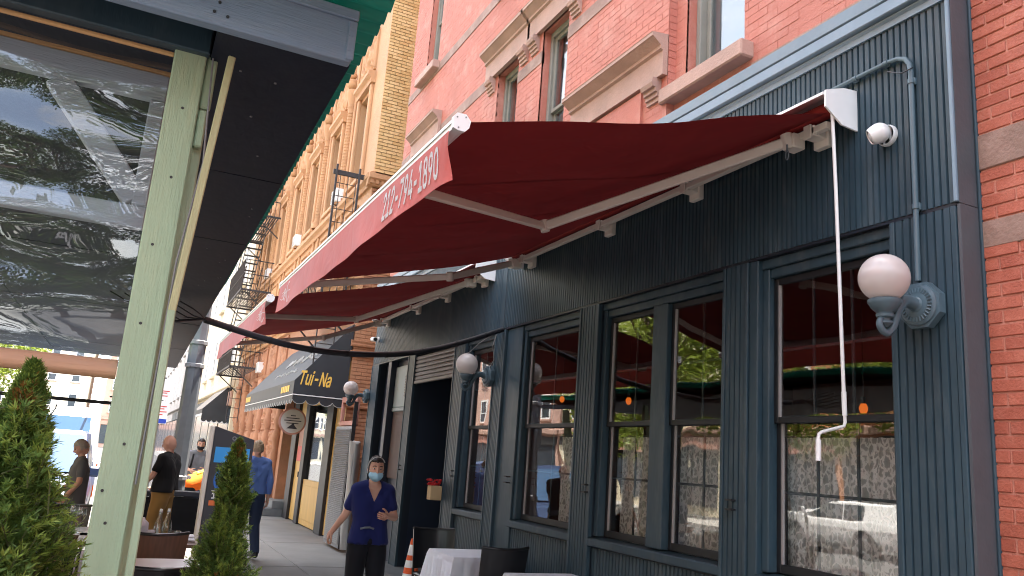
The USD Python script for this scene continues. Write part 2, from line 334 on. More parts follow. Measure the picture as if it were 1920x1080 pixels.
COUNT = {}
def newpath(name, parent=None):
    base = (str(parent.GetPath()) if parent is not None else '/World')+'/'+name
    k = COUNT.get(base, -1)+1; COUNT[base] = k
    return base if k == 0 else '%s_%03d' % (base, k)
def put(name, mesh, m, parent=None, smooth=False):
    return usdkit.mesh(stage, newpath(name, parent), mesh, MAT[m], smooth).GetPrim()
def tag(p, label=None, cat=None, group=None, kind=None):
    for k, v in (('label', label), ('category', cat), ('group', group), ('kind', kind)):
        if v: p.SetCustomDataByKey(k, v)
    return p
def mtx(loc=(0, 0, 0), rz=0.0, sc=1.0):
    c, s_ = math.cos(math.radians(rz))*sc, math.sin(math.radians(rz))*sc
    return Gf.Matrix4d(c, s_, 0, 0, -s_, c, 0, 0, 0, 0, sc, 0, *[float(x) for x in loc], 1)
def thing(name, label=None, cat=None, loc=(0, 0, 0), rz=0.0, group=None, kind=None, sc=1.0):
    x = UsdGeom.Xform.Define(stage, newpath(name)); x.AddTransformOp().Set(mtx(loc, rz, sc))
    return tag(x.GetPrim(), label, cat, group, kind)
def part(name, parent):
    return UsdGeom.Xform.Define(stage, newpath(name, parent)).GetPrim()
def dup(src, label, loc, rz=0.0, group=None, sc=1.0, name=None):
    x = UsdGeom.Xform.Define(stage, newpath(name or src.GetName().rstrip('0123456789').rstrip('_')))
    x.GetPrim().GetReferences().AddInternalReference(src.GetPath())
    x.ClearXformOpOrder(); x.MakeMatrixXform().Set(mtx(loc, rz, sc)); x.GetPrim().SetInstanceable(True)
    cat = src.GetCustomDataByKey('category')
    return tag(x.GetPrim(), label, cat, group or src.GetCustomDataByKey('group'))
def clutter(m, amp, sc, seed=0):
    """displaces a vertex array by smooth noise"""
    v = np.asarray(m, float)
    return v+amp*(np.stack([meshkit.fbm(v*sc, 3, seed+k) for k in range(3)], -1)-.5)*2

# ================================================================ THE SETTING
g = MB().quad((-400, -300, -.17), (400, -300, -.17), (400, 900, -.17), (-400, 900, -.17)).build('ground', 'asphalt'); tag(g, 'dark asphalt ground under the whole street', None, None, 'structure')
g = MB().quad((-13, -60, -.14), (-.16, -60, -.14), (-.16, 200, -.14), (-13, 200, -.14)).build('road', 'asphalt'); tag(g, 'grey asphalt road left of the kerb', None, None, 'structure')
pave = thing('pavement', 'grey concrete pavement of square flags in front of the shops', None, kind='structure')
MB().box((-.02, -12, -.16), (9, 120, -.028)).build('bed', 'concrete_joint', pave)
YS = np.arange(-6.0, 48.1, 1.5)
for i, y in enumerate(YS):
    for j, (xa, xb) in enumerate(((0.0, 1.28), (1.28, 2.55), (2.55, 3.9))):
        MB().bev((xa+.006, y+.006, -.12), (xb-.006, y+1.494, rnd.uniform(-.003, .003)), .008).build('flag', 'concrete', pave)
MB().box((0, 48, -.1), (3.9, 118, 0)).build('far_flag', 'concrete', pave)
kb = thing('kerb', 'pale stone kerb between pavement and road', None, kind='structure')
for y in np.arange(-12, 100, 2.4):
    MB().bev((-.16, y+.005, -.16), (-.005, y+2.395, .0), .02).build('kerb_block', 'kerb_stone', kb)
far = thing('far_pavement', 'concrete pavement on the other side of the road', None, kind='structure')
MB().box((-18, -60, -.16), (-13, 200, 0)).build('slab', 'concrete', far)

# ================================================================ RED BRICK BUILDING WITH THE TEAL SHOPFRONT
red = thing('red_brick_building', 'red brick building with brownstone trim and a dark teal restaurant shopfront', 'building')
X0 = 3.65
def wall(mb, x0, x1, y0, y1, z0, z1, holes):
    """box wall with rectangular holes (ya, yb, za, zb)"""
    ys = sorted({y0, y1, *[min(max(h[k], y0), y1) for h in holes for k in (0, 1)]})
    for a, b in zip(ys[:-1], ys[1:]):
        if b-a < 1e-6: continue
        hs = sorted((h[2], h[3]) for h in holes if h[0] < (a+b)/2 < h[1])
        z = z0
        for p_, q_ in hs:
            if p_ > z: mb.box((x0, a, z), (x1, b, min(p_, z1)))
            z = max(z, q_)
        if z < z1: mb.box((x0, a, z), (x1, b, z1))
CR = 0.0677
XR, XL, YSTEP = 3.80, 3.72, 5.20
WIN_R = [(4.33, 5.05, 4.86, 6.9), (4.33, 5.05, 8.0, 9.9), (2.2, 3.0, 8.0, 9.9)]
WIN_L = [(7.06, 7.68, 4.50, 6.62), (8.32, 8.95, 4.50, 6.62), (11.45, 12.10, 4.6, 6.52), (11.60, 12.20, 8.0, 9.9), (7.06, 7.68, 8.0, 9.9), (8.32, 8.95, 8.0, 9.9), (5.5, 6.35, 8.0, 9.9)]
BAND_R = [(2.87, 3.022, 0), (3.293, 3.496, 0)]
BANDS = [(4.52, 4.68, 0, 0), (6.22, 6.37, YSTEP, 8.32), (6.56, 6.72, 9.3, 13.05), (7.80, 7.95, YSTEP, 13.05)]
# backing walls (mortar colour shows in the joints)
w = MB()
wall(w, XR+.007, 4.25, -9, 2.56, -.1, 23.4, [])
w.box((3.95, -9, 23.4), (15, 13.05, 24)).box((4.25, 12.75, -.1), (15, 13.05, 23.4)).box((14.6, -9, -.1), (15, 12.75, 23.4)).box((4.25, -9, -.1), (14.6, -8.7, 23.4))
w.build('wall', 'red_mortar', red)
w = MB()
wall(w, XR+.002, 4.25, 2.56, YSTEP, 4.25, 23.4, WIN_R)
wall(w, XL+.002, 4.25, YSTEP, 13.05, 4.25, 23.4, WIN_L)
w.build('upper_wall', 'red_brick_upper', red)
# individually built bricks of the near wall, the largest in view
def brickbox(mb, y0, y1, z, x, h=CR-.009, d=.05, jx=.0025):
    j = rnd.uniform(-jx, jx)
    mb.bev((x+j, y0, z), (x+d, y1, z+h), .004)
bands_red = MB()
rest = MB()
nb = 0
zc, row = 3.293-49*CR, 0
while zc < 8.0:
    inb = any(a-1e-3 <= zc < b-1e-3 for a, b, _ in BAND_R)
    if not inb:
        off = (0.0, .105)[row % 2]
        y1 = 2.553
        first = True
        y = y1
        while y > 0.4:
            L = .203 if not (first and row % 2) else .1
            first = False
            ya = max(y-L+.01, .4)
            vis = y > 1.98 and -.02 < zc < 4.55
            if vis and nb < 290:
                t = MB(); brickbox(t, ya, y, zc, XR)
                t.build('brick', 'red_brick_'+rnd.choice('abcd'), red); nb += 1
            else:
                rest.box((XR+rnd.uniform(-.002, .002), ya, zc), (XR+.04, y, zc+CR-.009))
            y -= L
    zc += CR; row += 1
for a, b, _ in BAND_R:
    for k in range(4):
        MB().bev((XR-.004, 2.553-.62*(k+1)+.006, a+.002), (XR+.05, 2.553-.62*k, b-.008), .005).build('stone_block', 'brownstone_band', red)
# the upper front: thin painted joints, bricks joined into one part
up = MB()
def fill(x, ya, yb, za, zb, holes, skip):
    z, r_ = za, 0
    while z < zb:
        zz = min(z+CR-.006, zb)
        if True:
            y = ya-(r_ % 2)*.1
            while y < yb:
                p_, q_ = max(y, ya), min(y+.197, yb)
                for h in holes:
                    if h[2]-.01 < (z+zz)/2 < h[3]+.01:
                        if h[0] <= p_ and q_ <= h[1]: p_ = q_
                        elif p_ < h[0] < q_: q_ = h[0]
                        elif p_ < h[1] < q_: p_ = h[1]
                if q_-p_ > .02 and not any(s0-.01 < (z+zz)/2 < s1+.005 and t0 <= (p_+q_)/2 <= t1 for s0, s1, t0, t1 in skip):
                    up.box((x+rnd.uniform(-.0015, .0015), p_, z), (x+.02, q_, zz))
                y += .203
        z += CR; r_ += 1
fill(XR, 2.56, YSTEP-.001, 4.68, 10.5, WIN_R, [])
fill(XL, YSTEP, 13.05, 4.68, 10.8, WIN_L, BANDS[1:])
p_ = up.build('upper_brickwork', 'red_brick_upper', red); tag(p_, kind='stuff')
p_ = rest.build('side_brickwork', 'red_brick_a', red); tag(p_, kind='stuff')
# side of the projecting bay
sb = MB(); z = 4.68
while z < 10.5:
    sb.box((XL+.005, YSTEP-.004, z), (XR+.01, YSTEP+.02, z+CR-.006)); z += CR
tag(sb.build('bay_side', 'red_brick_upper', red), kind='stuff')
for (a, b, t0, t1) in BANDS:
    if a < 5:
        MB().box((XR-.012, 2.55, 4.50), (XR+.04, 4.24, 4.675)).build('stone_band', 'brownstone_band', red)
    else:
        ya = t0
        for h in sorted([h for h in WIN_L if h[2] < (a+b)/2 < h[3] and t0 <= h[0] < t1])+[(t1, 14, 0, 0)]:
            if h[0]-ya > .05: MB().box((XL-.008, ya, a), (XL+.03, h[0], b)).build('stone_band', 'brownstone_band', red)
            ya = h[1]
def sill(y0, y1, z, x):
    m = MB(); m.bev((x-.12, y0-.10, z-.14), (x+.22, y1+.22, z), .012); m.build('sill', 'brownstone', red)
def upper_window(x, y0, y1, z0, z1):
    f = MB(); d = x+.10
    for a, b in (((y0, z0), (y0+.055, z1)), ((y1-.055, z0), (y1, z1)), ((y0+.055, z1-.07), (y1-.055, z1)), ((y0+.055, z0), (y1-.055, z0+.05))):
        f.bev((d, a[0], a[1]), (d+.12, b[0], b[1]), .006)
    fr = f.build('window', 'window_paint', red)
    zm = (z0+z1)/2+.05
    for (a, b, dd) in ((zm-.02, z1-.07, .03), (z0+.05, zm+.02, .07)):
        s = MB(); ya, yb = y0+.055, y1-.055
        for p0, p1 in (((ya, a), (ya+.045, b)), ((yb-.045, a), (yb, b)), ((ya+.045, b-.05), (yb-.045, b)), ((ya+.045, a), (yb-.045, a+.045))):
            s.bev((d+dd, p0[0], p0[1]), (d+dd+.036, p1[0], p1[1]), .004)
        s.build('sash', 'window_paint', fr)
        MB().box((d+dd+.015, ya+.04, a+.04), (d+dd+.019, yb-.04, b-.04)).build('pane', 'pane_far', fr)
    MB().box((d+.16, y0+.02, z0), (d+.17, y1-.02, z1)).build('blind', 'pale_panel', fr)
def lintel(x, yc, hw, z, hh=.33):
    """brownstone hood: frieze, crown mouldings, two stepped brackets"""
    prof = [(x+.02, z), (x-.05, z), (x-.05, z+hh*.62), (x-.075, z+hh*.66), (x-.075, z+hh*.74), (x-.15, z+hh*.90), (x-.165, z+hh*.92), (x-.165, z+hh*1.0), (x-.17, z+hh*1.02), (x+.02, z+hh*1.08)]
    m = MB().prism(prof, yc-hw, yc+hw, 'xz'); l = m.build('lintel', 'brownstone', red)
    for s in (-1, 1):
        yb = yc+s*(hw-.17)
        bp = [(x+.02, z-.002), (x-.085, z-.002), (x-.10, z-.05), (x-.085, z-.085), (x-.06, z-.09), (x-.06, z-.125), (x-.04, z-.13), (x-.04, z-.165), (x-.022, z-.17), (x-.022, z-.205), (x+.02, z-.21)]
        MB().prism(bp, yb-.09, yb+.09, 'xz').build('bracket', 'brownstone', l)
for h in WIN_R: upper_window(XR, *h); sill(h[0], h[1], h[2], XR)
for h in WIN_L: upper_window(XL, *h)
for h in WIN_L[3:]: sill(h[0], h[1], h[2], XL)
for (yc, z) in ((7.37, 6.62), (8.635, 6.62), (11.78, 6.54)): lintel(XL, yc, .66, z, .40)
lintel(XL, 6.0, .80, 4.98, .36)
MB().box((XL-.025, 5.55, 4.6), (XL+.02, 6.45, 4.96)).build('blind_panel', 'red_brick_upper', red)

# ---- shopfront: fascia boards, cornice
FZ0, FZ1, FY0, FY1 = 3.105, 4.262, 2.565, 13.26
MB().box((3.664, FY0+.004, FZ0+.004), (3.80, FY1-.004, FZ1)).build('fascia_backing', 'teal_dark', red)
def board(y0, y1, z0, z1, x, m, parent, d=.014, ch=.005):
    v = [(x+d, y0, z0), (x+d, y1, z0), (x+d, y1, z1), (x+d, y0, z1), (x, y0+ch, z0), (x, y1-ch, z0), (x, y1-ch, z1), (x, y0+ch, z1)]
    f = [[4, 7, 6], [4, 6, 5], [0, 3, 7], [0, 7, 4], [1, 5, 6], [1, 6, 2], [0, 4, 5], [0, 5, 1], [3, 2, 6], [3, 6, 7]]
    return MB().add(v, f).build('fascia_board' if z1 > 4 else 'board', m, parent)
PITCH_B = .0420
n = int((FY1-FY0)/PITCH_B)
for k in range(n):
    y = FY0+k*PITCH_B
    if 8.02 < y+.02 < 8.10: continue
    board(y+.0025, y+PITCH_B-.0025, FZ0, FZ1, X0, 'teal_paint', red)
MB().bev((3.640, 8.01, FZ0-.002), (3.67, 8.105, FZ1), .006).build('fascia_strip', 'teal_paint', red)
MB().bev((3.637, 2.552, FZ0-.003), (3.80, 2.572, FZ1), .004).build('fascia_edge', 'cornice_blue', red)
# cornice mouldings
MB().prism([(3.80, 4.262), (3.638, 4.262), (3.638, 4.30), (3.622, 4.312), (3.622, 4.322), (3.80, 4.322)], 2.556, FY1, 'xz').build('bed_mould', 'cornice_blue', red)
MB().prism([(3.80, 4.323), (3.598, 4.330), (3.592, 4.336), (3.592, 4.405), (3.80, 4.408)], 2.554, FY1+.01, 'xz').build('cornice', 'cornice_blue', red)
MB().prism([(3.80, 4.414), (3.60, 4.414), (3.588, 4.420), (3.582, 4.495), (3.60, 4.50), (3.80, 4.515)], 2.552, FY1+.02, 'xz').build('cornice', 'cornice_blue', red)
# soffit under the fascia, corner return
MB().box((3.655, FY0+.002, 3.085), (3.80, FY1, 3.104)).build('fascia_soffit', 'teal_dark', red)
MB().box((3.652, 2.545, 0), (3.80, 2.563, 3.09)).build('corner_return', 'teal_grey', red)
MB().box((3.652, 2.547, 3.095), (3.80, 2.551, 4.50)).build('corner_return', 'teal_grey', red)
MB().bev((3.788, 2.53, 0), (3.815, 2.546, 4.5), .005).build('corner_bead', 'teal_paint', red)

def pilaster(y0, y1, x=X0, nb=6, z0=.0, z1=3.083, edge=.03, step=None):
    """fluted pier of narrow boards between two edge strips"""
    p = MB().box((x+.012, y0+.003, z0), (3.80, y1-.003, z1)).build('pilaster', 'teal_dark', red)
    MB().bev((x-.008, y0, z0), (x+.03, y0+edge, z1), .004).build('edge_strip', 'teal_paint', p)
    MB().bev((x-.008, y1-edge, z0), (x+.03, y1, z1), .004).build('edge_strip', 'teal_paint', p)
    W = (y1-y0-2*edge)/nb
    for k in range(nb):
        a = y0+edge+k*W
        board(a+.002, a+W-.002, z0+.02, z1, x, 'teal_paint', p)
    MB().bev((x-.014, y0-.004, z0), (x+.03, y1+.004, z0+.14), .006).build('plinth', 'teal_paint', p)
    return p
pilaster(2.568, 2.965, nb=7)
pilaster(4.09, 4.345, nb=4)
pilaster(5.995, 6.33, nb=6)
pilaster(7.94, 8.22, nb=6)
pilaster(9.09, 9.46, nb=6)
pilaster(11.00, 11.31, nb=5)
pilaster(12.83, 13.25, nb=6)
MB().bev((3.672, 7.56, 0), (3.80, 7.935, 3.083), .004).build('flat_pier', 'teal_paint', red)
MB().bev((3.655, 4.005, 0), (3.80, 4.085, 3.083), .006).build('flat_pier', 'teal_paint', red)
# small shelf hooks on the piers
for y in (4.22, 6.06, 7.62, 9.16, 11.2):
    for z in (1.44, 1.50): MB().bev((3.61, y-.03, z), (3.66, y+.03, z+.012), .002).build('hook', 'black_metal', red)

def shop_window(y0, y1, sashes, munt, zs=1.085, zt=3.03, zr=2.025):
    """bulkhead boards, sill, casing, and double-hung sashes with glass"""
    # bulkhead
    MB().box((3.70, y0, 0), (3.80, y1, 1.02)).build('bulkhead', 'teal_dark', red)
    nbb = max(3, int((y1-y0)/.046)); W = (y1-y0)/nbb
    for k in range(nbb):
        board(y0+k*W+.002, y0+(k+1)*W-.002, .16, 1.0, 3.686, 'teal_paint', red)
    MB().bev((3.66, y0, 0), (3.72, y1, .15), .008).build('skirting', 'teal_paint', red)
    MB().prism([(3.79, 1.02), (3.652, 1.015), (3.645, 1.022), (3.645, 1.072), (3.652, 1.08), (3.79, 1.092)], y0-.002, y1+.002, 'xz').build('sill', 'teal_paint', red)
    c = MB(); x = 3.695
    c.bev((x, y1-.06, zs+.01), (3.80, y1, zt-.012), .006).bev((x, y0, zs+.01), (3.80, y0+.05, zt-.012), .006).bev((x-.01, y0, zt-.01), (3.80, y1, zt+.05), .006)
    c.bev((x+.012, y0+.05, zt-.075), (3.80, y1-.06, zt-.012), .006)
    for (a, b), (a2, b2) in zip(sashes[:-1], sashes[1:]):
        c.bev((x+.002, b, zs+.01), (3.80, a2, zt-.075), .006)
    win = c.build('window', 'teal_paint', red)
    MB().box((3.69, y0, zt+.05), (3.80, y1, 3.084)).build('head_board', 'teal_dark', win)
    for (a, b) in sashes:
        for (za, zb, xs) in ((zr-.02, zt-.08, 3.735), (zs+.012, zr+.03, 3.760)):
            s = MB(); q = .042; bq = .055 if za < 1.5 else .04
            s.bev((xs, a+.004, za), (xs+.035, a+q, zb), .004).bev((xs, b-q, za), (xs+.035, b-.004, zb), .004)
            s.bev((xs, a+q, zb-.045), (xs+.035, b-q, zb), .004).bev((xs, a+q, za), (xs+.035, b-q, za+bq), .004)
            sh = s.build('sash', 'sash_black', win)
            e = MB().box((xs+.004, b-q-.012, za+bq), (xs+.02, b-q, zb-.045)).build('glazing_bead', 'sash_edge', sh)
            MB().box((xs+.016, a+q-.006, za+bq-.008), (xs+.020, b-q+.006, zb-.04)).build('pane', 'pane_glass', sh)
            for t in munt:
                ym = a+q+(b-a-2*q)*t
                MB().box((xs+.021, ym-.008, za+bq), (xs+.032, ym+.008, zb-.045)).build('muntin', 'sash_black', sh)
            zm = za+bq+(zb-.045-za-bq)*(.5)
            MB().box((xs+.0335, a+q, zm-.009), (xs+.040, b-q, zm+.009)).build('muntin', 'sash_black', sh)
    return win
shop_window(2.967, 4.003, [(2.99, 3.945)], (.34, .68))
shop_window(4.347, 5.993, [(4.40, 5.05), (5.245, 5.93)], (.42,))
shop_window(6.332, 7.558, [(6.385, 7.50)], (.5,))
shop_window(8.222, 9.088, [(8.275, 9.03)], (.5,))
# side panel by the door
MB().box((3.78, 11.31, 0), (3.82, 12.83, 3.083)).build('side_wall', 'navy_door', red)
MB().bev((3.74, 11.42, 2.36), (3.779, 12.16, 2.99), .006).build('pale_board', 'pale_panel', red)
MB().bev((3.73, 11.42, 2.30), (3.779, 12.16, 2.355), .006).build('pale_rail', 'pale_panel', red)
vt = MB().box((3.733, 11.46, 2.50), (3.739, 11.62, 2.84)).build('vent', 'grey_gate', red)
for k in range(8): MB().bev((3.722, 11.47, 2.515+k*.04), (3.732, 11.61, 2.54+k*.04), .003).build('slat', 'shutter_grey', vt)
bs = MB()
MB().box((3.765, 11.42, 1.30), (3.779, 12.16, 2.298)).build('brown_panel', 'brown_shade', red)
for k in range(48): bs.box((3.757, 11.43, 1.31+k*.0205), (3.7645, 12.15, 1.326+k*.0205))
bs.build('ribbed_shade', 'brown_shade', red)
MB().bev((3.66, 12.18, 0), (3.78, 12.34, 3.083), .006).build('flat_pier', 'navy_door', red)
# doorway: rolled shutter, dark lobby, step
for k in range(6):
    z = 3.05-k*.058
    MB().prism([(3.70, z), (3.668, z-.006), (3.66, z-.028), (3.668, z-.050), (3.70, z-.056)], 9.465, 10.995, 'xz').build('shutter_slat', 'shutter_grey', red)
MB().bev((3.655, 9.465, 2.655), (3.705, 10.995, 2.70), .006).build('shutter_bar', 'shutter_grey', red)
MB().box((3.72, 9.46, 2.95), (4.9, 11.0, 3.0)).box((3.78, 9.40, 0), (4.9, 9.458, 2.95)).box((3.78, 11.002, 0), (4.9, 11.06, 2.95)).build('lobby', 'navy_door', red)
MB().box((4.30, 9.46, .155), (4.36, 11.0, 2.95)).build('lobby_door', 'navy_door', red)
MB().bev((3.35, 9.38, .0), (4.9, 11.55, .155), .012).build('door_step', 'step_stone', red)
MB().bev((3.33, 11.56, .0), (3.64, 12.0, .10), .012).build('door_step', 'step_stone', red)
# accessibility sign on the lobby reveal: white chair symbol on dark blue
ac = MB().box((3.905, 11.0005, .36), (4.06, 10.9975, .60)).build('access_sign', 'kiosk_dark', red)
am = MB(); ax, az = 3.985, .50
def acp(u, v): return (ax+u, 10.995, az+v)
am.tube([acp(-.038*math.cos(t)+.0, -.03+.04*math.sin(t)) for t in np.linspace(-.9, 3.6, 14)], .005, 5)
am.tube([acp(-.01, .07), acp(-.005, 0), acp(.03, 0), acp(.045, -.05)], .006, 5).ball(acp(-.012, .088), .012, 1)
am.build('chair_symbol', 'white_paint', ac)
# interior behind the windows
room = MB(); RX = 9.0
room.box((RX, 2.6, 0), (RX+.1, 9.1, 3.3)).box((3.82, 2.5, 3.1), (RX, 9.1, 3.2)).box((3.82, 9.1, 0), (RX, 9.2, 3.2)).box((3.82, 2.58, 0), (RX, 2.64, 3.2))
room.build('dining_room', 'red_interior', red)
MB().box((3.82, 2.6, -.02), (RX, 9.1, .01)).build('room_floor', 'dark_interior', red)
for y in (3.6, 5.6, 7.5):
    MB().bev((RX-.06, y-.5, 1.0), (RX-.01, y+.5, 2.3), .02).build('wall_panel', 'dark_interior', red)
for k in range(5):
    MB().box((4.6, 2.9+k*1.3, .02), (5.3, 3.6+k*1.3, .74)).build('inner_table', 'dark_interior', red)

# ================================================================ AWNINGS
FBX, FBZ = 1.165, 3.115          # front bar centre
def lettering(text, hgt, depth=.002, bold=False):
    t = meshkit.text_mesh(text, hgt, depth, bold); return np.array(t.vertices), np.array(t.faces)
def strip_curve(pts2, w):
    """flat ribbon along 2-d points -> (v2, f) thickness handled by caller"""
    p = np.array(pts2, float); t = np.gradient(p, axis=0); t /= np.linalg.norm(t, axis=1, keepdims=True)+1e-9
    nrm = np.stack([-t[:, 1], t[:, 0]], 1)
    v = np.vstack([p+nrm*w/2, p-nrm*w/2]); n = len(p)
    f = [[i, i+1, n+i+1] for i in range(n-1)]+[[i, n+i+1, n+i] for i in range(n-1)]
    return v, np.array(f)
def awning(label, y0, L, letters):
    """retractable awning: y runs from its near end"""
    t = thing('retractable_awning', label, 'awning', (0, y0, 0), group='maroon awnings over the shopfront')
    # cassette hood
    prof = [(3.648, 3.965), (3.54, 3.955), (3.40, 3.905), (3.395, 3.885), (3.535, 3.935), (3.648, 3.945)]
    MB().prism(prof, .03, L-.03, 'xz').build('hood', 'white_metal', t)
    for a, b in ((0, .012), (L-.012, L)):
        MB().prism([(3.648, 3.965), (3.54, 3.955), (3.395, 3.905), (3.392, 3.80), (3.52, 3.715), (3.648, 3.705)], a, b, 'xz').build('end_plate', 'white_metal', t)
    # roller
    MB().tube([(3.52, .03, 3.845), (3.52, L-.03, 3.845)], .05, 16).build('roller', 'awning_red', t, 40)
    # fabric: slightly sagging sheet with seams
    ny, nx = 97, 25
    P = np.zeros((nx, ny, 3))
    for i in range(nx):
        s = i/(nx-1)
        for j in range(ny):
            y = .06+(L-.12)*j/(ny-1)
            sag = -.035*math.sin(math.pi*s)*(0.8+.2*math.sin(6.28*j/(ny-1)*2))
            sag += .006*math.sin(s*9+j*.35)*math.sin(math.pi*s)+.012*math.sin(math.pi*min(1, s*2.2))*math.sin(j*.16+1.2)
            edge = .010*math.sin(s*14)*(1 if j in (0, ny-1) else 0)
            P[i, j] = (3.47+(FBX+.012-3.47)*s, y+edge, 3.80+(FBZ+.026-3.80)*s+sag)
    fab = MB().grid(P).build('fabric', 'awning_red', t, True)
    for k in range(1, 4):
        j = int((ny-1)*k/4)
        seam = MB().grid(np.stack([P[:, j]+(0, -.012, -.0015), P[:, j]+(0, .012, -.0015)], 1)).build('seam', 'awning_red', fab, True)
    # front bar, end caps
    bp = [(FBX-.040, FBZ-.034), (FBX-.042, FBZ+.016), (FBX-.028, FBZ+.034), (FBX+.012, FBZ+.034), (FBX+.03, FBZ+.012), (FBX+.024, FBZ-.025), (FBX, FBZ-.036)]
    MB().prism(bp, .03, L-.03, 'xz').build('front_bar', 'white_metal', t)
    MB().box((FBX-.0415, .031, FBZ-.006), (FBX-.046, L-.031, FBZ+.001)).build('front_bar_rib', 'white_metal', t)
    cp = [(FBX-.046, FBZ-.036), (FBX-.048, FBZ+.018), (FBX-.030, FBZ+.040), (FBX+.014, FBZ+.040), (FBX+.038, FBZ+.012), (FBX+.032, FBZ-.022), (FBX+.012, FBZ-.044), (FBX-.02, FBZ-.044)]
    for a, b in ((.008, .03), (L-.03, L-.008)):
        c = MB().prism(cp, a, b, 'xz').build('bar_cap', 'white_metal', t)
        e = a-.002 if a < 1 else b
        for dx, dz in ((-.03, .018), (.012, .026), (-.02, -.03)):
            MB().tube([(FBX+dx, e, FBZ+dz), (FBX+dx, e+.002, FBZ+dz)], .004, 6).build('screw', 'grey_gate', c)
    # valance, pulled and rippled near its ends
    nyv, nzv = 121, 11
    def val(y, q):
        e0 = math.exp(-y/.10); e1 = math.exp(-(L-y)/.10)
        x = FBX-.044+.007*math.sin(y*3.1+.7)*q+.004*math.sin(y*9+2+q*2)*q*q+.05*q*e0*math.sin(q*2.0)-.03*q*e1
        z = FBZ-.032-.240*q+.004*q*math.sin(y*2.3+1)+.015*q*e0*math.sin(q*5)
        yy = y+e0*(.035*math.sin(q*3.14)*1.0-.06*q*q)+.01*math.sin(q*6)*e0
        return (x, yy, z)
    V = np.array([[val(.06+(L-.12)*j/(nyv-1), i/(nzv-1)) for j in range(nyv)] for i in range(nzv)])
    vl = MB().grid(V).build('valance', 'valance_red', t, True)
    hem = np.array([[val(.06+(L-.12)*j/(nyv-1), q) for j in range(nyv)] for q in (.93, 1.0)]); hem[:, :, 0] -= .0025
    MB().grid(hem).build('hem', 'valance_red', vl, True)
    def on_val(v2, y_of, z_of):
        out = []
        for a, b in v2:
            y, q = y_of(a), z_of(b); p_ = val(y, q); out.append((p_[0]-.004, p_[1], p_[2]))
        return np.array(out)
    if letters:
        v, f = lettering(letters, .150, .002, True)
        m_ = trimesh.Trimesh(v, f, process=True); m_ = m_.subdivide_to_size(.03) if hasattr(m_, 'subdivide_to_size') else m_
        v = np.array(m_.vertices); w_ = v[:, 0].max()-v[:, 0].min(); sx = .86/w_
        v2 = np.stack([v[:, 0], v[:, 1]], 1); xm = v[:, 0].max()
        # reads from the far end (left in the street view) towards the near end
        MB().add(on_val(v2, lambda a: .175+(xm-a)*sx, lambda b: .80-b/.232), m_.faces).build('lettering', 'white_paint', vl)
    # flourish of the logo: looping strokes
    fl = MB()
    base = L-.55 if letters else .18
    for (cx, r1, r2, a0, a1) in ((.0, .07, .085, -2.2, 2.6), (.16, .04, .05, 0, 6.0), (.27, .09, .03, 0.4, 5.2), (.10, .2, .012, 2.8, 6.6)):
        tt = np.linspace(a0, a1, 26); pts = np.stack([base+cx+r1*np.cos(tt), .5+r2/.232*np.sin(tt)], 1)
        v2, f = strip_curve(pts, .014); fl.add(on_val(v2, lambda a: a, lambda b: b), f)
    fl.build('logo_scroll', 'white_paint', vl)
    # torsion bar and brackets on the wall
    MB().bev((3.50, .10, 3.728), (3.545, L-.10, 3.773), .004).build('torsion_bar', 'arm_metal', t)
    for y in (.24, L*.33, L*.6, L-.26):
        MB().bev((3.50, y-.045, 3.715), (3.645, y+.045, 3.785), .006).bev((3.60, y-.06, 3.67), (3.648, y+.06, 3.83), .006).bev((3.486, y-.03, 3.70), (3.50, y+.03, 3.79), .004).build('bracket', 'arm_metal', t)
    # folding arms
    def arm(ys, e, yf):
        sh, el, fr = np.array((3.45, ys, 3.715)), np.array(e), np.array((FBX+.03, yf, FBZ-.075))
        upn = np.cross(el-sh, fr-el); upn /= np.linalg.norm(upn); upn *= np.sign(upn[2])
        a = part('folding_arm', t)
        MB().bar(sh, el, .036, .066, upn, .008).build('upper_arm', 'arm_metal', a)
        MB().bar(el, fr, .032, .060, upn, .008).build('forearm', 'arm_metal', a)
        MB().tube([el-upn*.042, el+upn*.042], .033, 14).build('elbow', 'arm_metal', a, 40)
        MB().tube([sh-upn*.05, sh+upn*.05], .036, 14).bev(sh+np.array((.0, -.05, -.045)), sh+np.array((.10, .05, .05)), .008).build('shoulder', 'arm_metal', a, 40)
        MB().bev(fr-np.array((.035, .05, .02)), fr+np.array((.02, .05, .05)), .006).build('front_joint', 'arm_metal', a)
    d = .36
    arm(d, (2.50, 1.76, 3.315), .82)
    arm(L-.12, (2.51, 3.64, 3.285), L-.52)
    return t
A1Y, A1L = 3.165, 4.46
awn1 = awning('long maroon shop awning nearest the camera, phone number on its valance', A1Y, A1L, '212-794-1890')
awn2 = awning('farther maroon shop awning over the doorway, partly behind the nearer awning', 8.36, 4.40, None)
# lifting eye on the near awning and the hand crank hanging from it
cr = thing('awning_crank', 'white hand crank rod hanging from the nearest awning before the window', 'crank', (3.44, 3.20, 0))
MB().tube([(.04, 0, 3.80), (.035, 0, 3.77), (.04, 0.0, 3.73)], .006, 6).build('hook', 'white_metal', cr)
MB().tube([(.04, 0, 3.80), (.06, -.001, 3.3), (.098, 0, 2.14)], .0105, 10).build('rod', 'white_metal', cr, 40)
MB().tube([(.098, 0, 2.15), (.102, 0, 2.02)], .0135, 10).build('sleeve', 'white_metal', cr, 40)
MB().tube([(.102, 0, 2.03), (.104, .0, 1.985), (.098, .003, 1.962), (-.06, .01, 1.918), (-.078, .012, 1.905), (-.083, .012, 1.885), (-.083, .012, 1.86)], .0095, 9).build('bent_arm', 'white_metal', cr, 40)
MB().tube([(-.083, .012, 1.875), (-.083, .012, 1.765)], .0145, 10).build('grip', 'white_metal', cr, 40)
